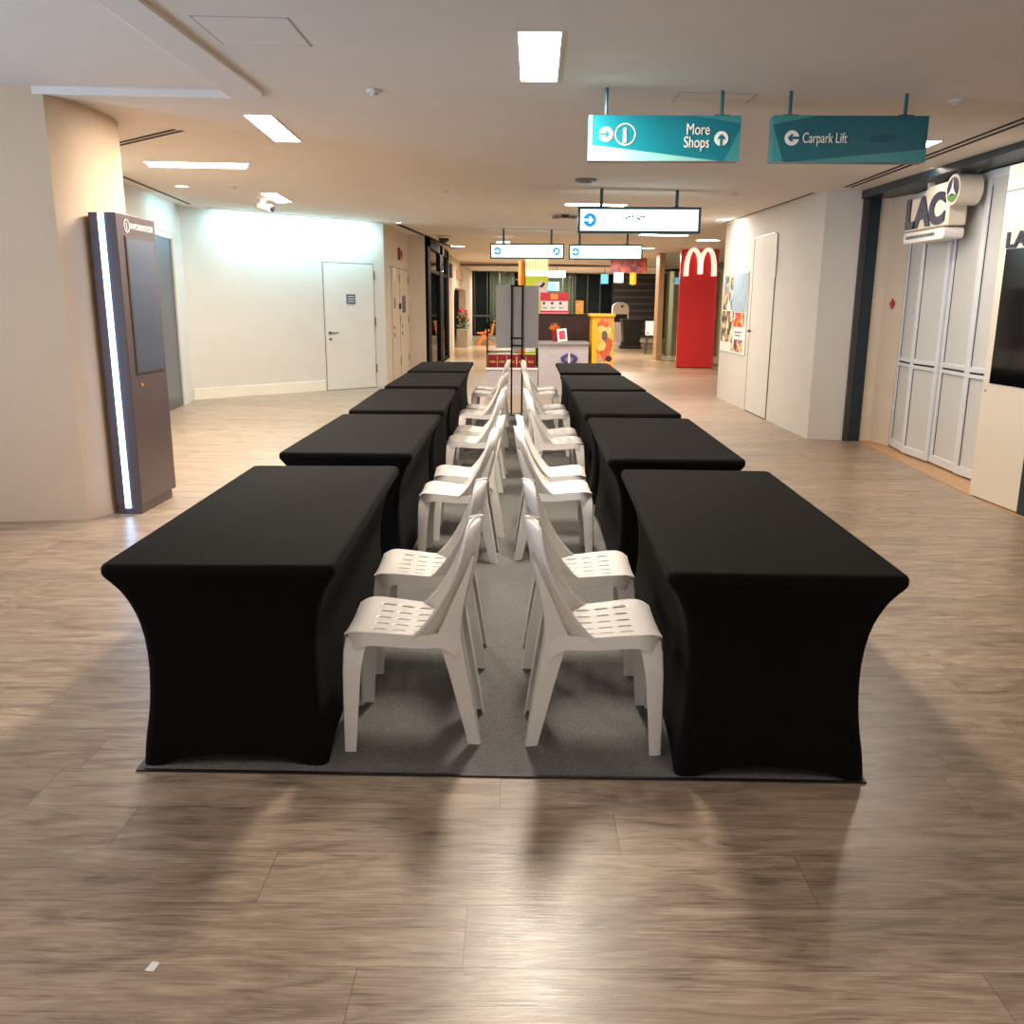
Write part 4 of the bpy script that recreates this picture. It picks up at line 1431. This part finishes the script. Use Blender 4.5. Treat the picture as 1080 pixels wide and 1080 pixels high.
dc = thing('display_case', 'glass display case on a lilac brick base at left of the stall counter', 'display case', (-.11, 16.2, 0))
MB().box(-.565, .345, 15.9, 16.5, 0, .44).build('base', 'brick', dc)
MB().box(-.575, .352, 15.88, 16.52, .44, .475).build('ledge', 'paper', dc)
ed = MB()
for px in (-.565, .332):
    for pyy in (15.9, 16.487):
        ed.box(px, px + .013, pyy, pyy + .013, .475, 1.26)
for z_ in (.475, 1.247):
    for pyy in (15.9, 16.487):
        ed.box(-.565, .345, pyy, pyy + .013, z_, z_ + .013)
    for px in (-.565, .332):
        ed.box(px, px + .013, 15.9, 16.5, z_, z_ + .013)
ed.build('edge_frame', 'black', dc)
MB().box(-.552, .332, 15.904, 15.909, .488, 1.247).build('pane', 'cglass', dc)
MB().box(-.562, -.557, 15.913, 16.487, .488, 1.247).build('pane', 'cglass', dc)
MB().box(-.552, .332, 15.913, 16.487, .735, .745).build('shelf', 'cglass', dc)
for k in range(5):
    bx = -.54 + k * .172
    t = thing('gift_box', 'red gift box in the glass case, %s from the left' % ['first', 'second', 'third', 'fourth', 'fifth'][k], 'gift box', (bx + .08, 16.1, .476), 'red gift boxes in the glass case')
    MB().box(bx, bx + .16, 15.98, 16.2, .4755, .655).build('box', 'redbox', t, bevel=.004)
    MB().box(bx - .003, bx + .163, 15.977, 16.203, .655, .69).build('lid', 'redbox', t, bevel=.004)
    MB().rect(bx + .03, bx + .13, .555, .59, (0, 15.979, 0), X, Z, .0012).build('gold_label', 'gold', t)
for k, (bx, wdt, m_, lab) in enumerate(((-.10, .12, 'gtop', 'grey carton'), (.12, .16, 'paper', 'white carton'))):
    tag(MB().box(bx, bx + wdt, 16.0, 16.2, .746, .84).build('carton', m_, bevel=.004), '%s on the middle shelf of the glass case' % lab, 'carton')

bc = thing('draped_counter', 'rear counter draped in dark brown cloth behind the stall counter', 'counter', (.85, 17.3, 0))
drp = MB()
n = 60
vs = []
for i in range(n + 1):
    x_ = .34 + 1.02 * i / n
    d = .012 * math.sin(i * .9) * 1
    vs += [(x_, 17.0 + d - .03, .02), (x_, 17.0 + d * .3, 1.385)]
drp.add(vs, [(2 * i, 2 * i + 2, 2 * i + 3, 2 * i + 1) for i in range(n)])
drp.box(.34, 1.36, 17.02, 17.6, .02, 1.384)
drp.build('drape', 'brown', bc)
MB().box(.33, 1.37, 16.98, 17.62, 1.385, 1.40).build('top', 'gap', bc)
rs = thing('price_board', 'red and white price board standing on the brown rear counter', 'board', (.67, 17.1, 1.40))
MB().box(.405, .94, 17.08, 17.1, 1.4005, 1.79).build('board', 'pinkred', rs)
MB().rect(.42, .925, 1.46, 1.635, (0, 17.077, 0), X, Z, .003).build('white_band', 'paper', rs)
MB().rect(.405, .94, 1.402, 1.43, (0, 17.077, 0), X, Z, .003).build('lower_stripe', 'pink', rs)
MB().rect(.60, .74, 1.665, 1.77, (0, 17.077, 0), X, Z, .003).build('gold_title', 'gold', rs)
for k in range(3):
    MB().slab(circle(.475 + .155 * k, 1.595, .028, 16), (0, 17.073, 0), X, Z, .003).build('product_picture', 'redbox', rs)
    MB().rect(.45 + .155 * k, .53 + .155 * k, 1.50, 1.515, (0, 17.073, 0), X, Z, .002).build('price_line', 'gap', rs)
oc = thing('orange_card', 'small orange card standing at right on the brown rear counter', 'card', (1.15, 17.2, 1.4))
MB().box(1.08, 1.23, 17.2, 17.212, 1.4005, 1.645).build('card', 'yellow', oc)
MB().rect(1.10, 1.21, 1.45, 1.62, (0, 17.197, 0), X, Z, .002).build('print', 'opic', oc)
pot = thing('flower_pot', 'red pot with a small orange plant on the grey counter top', 'potted plant', (.655, 16.1, .925))
MB().lathe([(.045, .0005), (.058, .17), (.06, .19), (.05, .19)], (.655, 16.1, .925), 20).build('pot', 'redbox', pot, smooth=40)
pf = MB()
for k in range(50):
    a, e = random.uniform(0, 2 * PI), random.uniform(.4, 1.4)
    p = Vector((.655, 16.1, 1.11))
    d = Vector((math.cos(a) * math.cos(e), math.sin(a) * math.cos(e), math.sin(e))) * random.uniform(.07, .17)
    s_ = d.orthogonal().normalized() * .014
    pf.add([p, p + d * .6 + s_, p + d, p + d * .6 - s_], [(0, 1, 2, 3)])
pf.build('leaves', 'orange', pot)
fr = thing('picture_frame', 'white framed red picture leaning on the grey counter top', 'picture frame', (.775, 16.0, .925))
tz = Vector((-.10, .25, 1)).normalized()
tx = Vector((1, 0, .10)).normalized()
MB().rect(0, .17, 0, .225, (.70, 15.95, .928), tx, tz, .012).build('frame', 'paper', fr)
MB().rect(.03, .14, .035, .19, Vector((.70, 15.95, .928)) + tx.cross(tz) * .002, tx, tz, .003).build('picture', 'pinkred', fr)

yc = thing('yellow_cabinet', 'yellow cabinet with orange food picture at the right end of the stall', 'cabinet', (1.5, 16.2, 0))
MB().box(1.30, 1.68, 15.9, 16.5, 0, 1.37).build('body', 'yellow', yc, bevel=.004)
MB().box(1.26, 1.70, 15.86, 16.54, 1.37, 1.415).build('top', 'yellow', yc, bevel=.006)
pn_ = MB().rect(1.385, 1.66, .3, 1.34, (0, 15.897, 0), X, Z, .003).build('picture_panel', 'opic', yc)
MB().slab([(1.52 + .05 * math.cos(2 * PI * i / 20), 1.04 + .09 * math.sin(2 * PI * i / 20)) for i in range(20)], (0, 15.893, 0), X, Z, .003).build('dark_fruit', 'plaque', pn_)
MB().slab([(1.60 + .06 * math.cos(2 * PI * i / 20), .64 + .05 * math.sin(2 * PI * i / 20)) for i in range(20)], (0, 15.893, 0), X, Z, .003).build('brown_fruit', 'brown', pn_)
MB().rect(1.40, 1.47, .56, .64, (0, 15.893, 0), X, Z, .003).build('caption_patch', 'board', pn_)

# lime pylon and its neighbour post
ly = thing('lime_pylon', 'tall lime green stall pylon behind the grey board', 'pylon', (.48, 24, 0))
MB().box(.18, .77, 24.0, 24.2, 0, 2.45).build('body', 'lime', ly)
MB().rect(.18, .77, 2.29, 2.45, (0, 23.995, 0), X, Z, .004).build('lit_band', 'pale', ly)
for k in range(8):
    MB().box(.19 + k * .077, .215 + k * .077, 24.05, 24.09, 2.45, 2.80).build('slat', 'lime', ly)
MB().box(.18, .77, 24.12, 24.16, 2.45, 2.80).build('slat_backing', 'pale', ly)
MB().slab(circle(.58, 1.98, .19, 26), (0, 23.994, 0), X, Z, .003).build('round_emblem', 'paper', ly)
MB().slab([(.52, 2.02), (.62, 2.00), (.70, 2.10), (.64, 2.14), (.60, 2.07)], (0, 23.990, 0), X, Z, .003).build('emblem_mark', 'gap', ly)
tag(MB().lathe([(.088, 0), (.088, 2.67)], (.08, 24.1, 0), 20).build('orange_post', 'orange', smooth=40), 'round orange post left of the lime pylon', 'post')

# far right corner: bin, cabinet, high chair, banner, screens
bn = thing('wheelie_bin', 'black wheelie bin at the far end of the mall floor', 'bin', (4.15, 33.2, 0))
bm_ = MB()
bv = [(3.86, 32.95, .12), (4.42, 32.95, .12), (4.42, 33.5, .12), (3.86, 33.5, .12), (3.78, 32.85, .98), (4.52, 32.85, .98), (4.52, 33.6, .98), (3.78, 33.6, .98)]
bm_.add(bv, [(0, 3, 2, 1), (4, 5, 6, 7), (0, 1, 5, 4), (1, 2, 6, 5), (2, 3, 7, 6), (3, 0, 4, 7)])
bm_.build('body', 'binm', bn, bevel=.02)
MB().box(3.75, 4.55, 32.82, 33.63, .98, 1.06).build('lid', 'binm', bn, bevel=.03)
for px in (3.78, 4.42):
    MB().tube([(px, 33.2, .12), (px + .08, 33.2, .12)], .12, 16).build('wheel', 'binm', bn)
MB().box(3.72, 4.5, 32.9, 33.4, .0, .12).build('pedal_base', 'binm', bn, bevel=.02)
wc = thing('white_locker', 'white round-topped locker behind the black bin', 'locker', (4.3, 38.5, 0))
cw = [(3.98, 0), (4.66, 0), (4.66, 1.45)] + [(4.32 + .34 * math.cos(PI * i / 10), 1.45 + .22 * math.sin(PI * i / 10)) for i in range(1, 10)] + [(3.98, 1.45)]
MB().slab(cw, (0, 38.4, 0), X, Z, .4).build('body', 'paper', wc)
MB().rect(4.04, 4.60, .85, 1.18, (0, 38.395, 0), X, Z, .006).build('dark_opening', 'gap', wc)
MB().slab(circle(4.38, 1.5, .06, 14), (0, 38.395, 0), X, Z, .006).build('emblem', 'plaque', wc)
hc = thing('high_chair', 'white high chair beside the wood post', 'high chair', (4.35, 29.6, 0))
for px in (4.18, 4.50):
    for pyy in (29.4, 29.75):
        MB().tube([(px, pyy, 0), (px + (.05 if px < 4.3 else -.05), pyy, .7)], .018, 8).build('leg', 'dgrey', hc)
MB().box(4.18, 4.52, 29.38, 29.78, .60, .66).build('seat', 'paper', hc, bevel=.01)
MB().box(4.18, 4.52, 29.74, 29.78, .66, 1.05).build('backrest', 'paper', hc, bevel=.01)
tag(MB().box(3.0, 4.18, 30.0, 30.05, 2.60, 3.10).build('hanging_banner', 'banner', bevel=.004), 'red patterned banner hanging left of the wood post', 'banner')
ln = thing('hanging_lantern', 'yellow lantern hanging under the red banner', 'lantern', (3.73, 29.9, 2.2))
MB().lathe([(.05, .0), (.11, .03), (.11, .38), (.05, .41)], (3.73, 29.9, 2.2), 16).build('shade', 'lantern', ln, smooth=40)
MB().tube([(3.73, 29.9, 2.6), (3.73, 29.9, 3.12)], .008, 6).build('cord', 'dgrey', ln)
for x0, x1, z0, z1, y_, m_, lab in ((3.17, 3.50, 2.28, 2.66, 30.6, 'scrw', 'small white lit panel under the red banner'),
                                    (3.30, 3.62, 2.38, 2.78, 36.9, 'scr', 'blue lit screen left of the red banner'),
                                    (1.20, 1.98, 2.66, 2.96, 38.8, 'scrw', 'white lit box sign right of the lime pylon'),
                                    (1.25, 1.80, 2.15, 2.55, 40.5, 'scr', 'pale blue screen beside the lime pylon'),
                                    (4.62, 5.0, 2.15, 2.38, 27.2, 'scr', 'blue lit screen behind the glass at the red pillar')):
    t = thing('hanging_display', lab, 'display', ((x0 + x1) / 2, y_, z0))
    MB().box(x0, x1, y_, y_ + .06, z0, z1).build('casing', 'dgrey', t)
    MB().rect(x0 + .012, x1 - .012, z0 + .012, z1 - .012, (0, y_ - .002, 0), X, Z, .003).build('lit_face', m_, t)
    MB().tube([((x0 + x1) / 2, y_ + .03, z1 - .01), ((x0 + x1) / 2, y_ + .03, 3.16)], .012, 6).build('hanger', 'dgrey', t)
oc2 = thing('lounge_chair', 'orange bent plywood lounge chair left of the display case', 'chair', (-1.3, 35.5, 0))
for sg in (0, 1):
    yv = 35.3 + .5 * sg
    MB().slab([(-1.64, .02), (-1.50, .0), (-1.12, .58), (-1.26, .62)], (0, yv, 0), X, Z, .04).build('leg', 'orange', oc2)
    MB().slab([(-1.10, .02), (-.98, .0), (-1.42, .50), (-1.55, .48)], (0, yv + .045, 0), X, Z, .04).build('leg', 'orange', oc2)
MB().slab([(-1.62, .44), (-1.05, .36), (-1.05, .40), (-1.62, .49)], (0, 35.3, 0), X, Z, .5).build('seat', 'orange', oc2)
MB().slab([(-1.10, .38), (-1.03, .38), (-.92, .92), (-.98, .93)], (0, 35.3, 0), X, Z, .5).build('backrest', 'orange', oc2)
# scrap of paper on the planks
tag(MB().prism([(-.895, 1.825), (-.872, 1.822), (-.868, 1.852), (-.888, 1.856)], .0004, .0016).build('paper_scrap', 'paper'),
    'tiny white paper scrap on the wood floor at lower left', 'paper scrap')
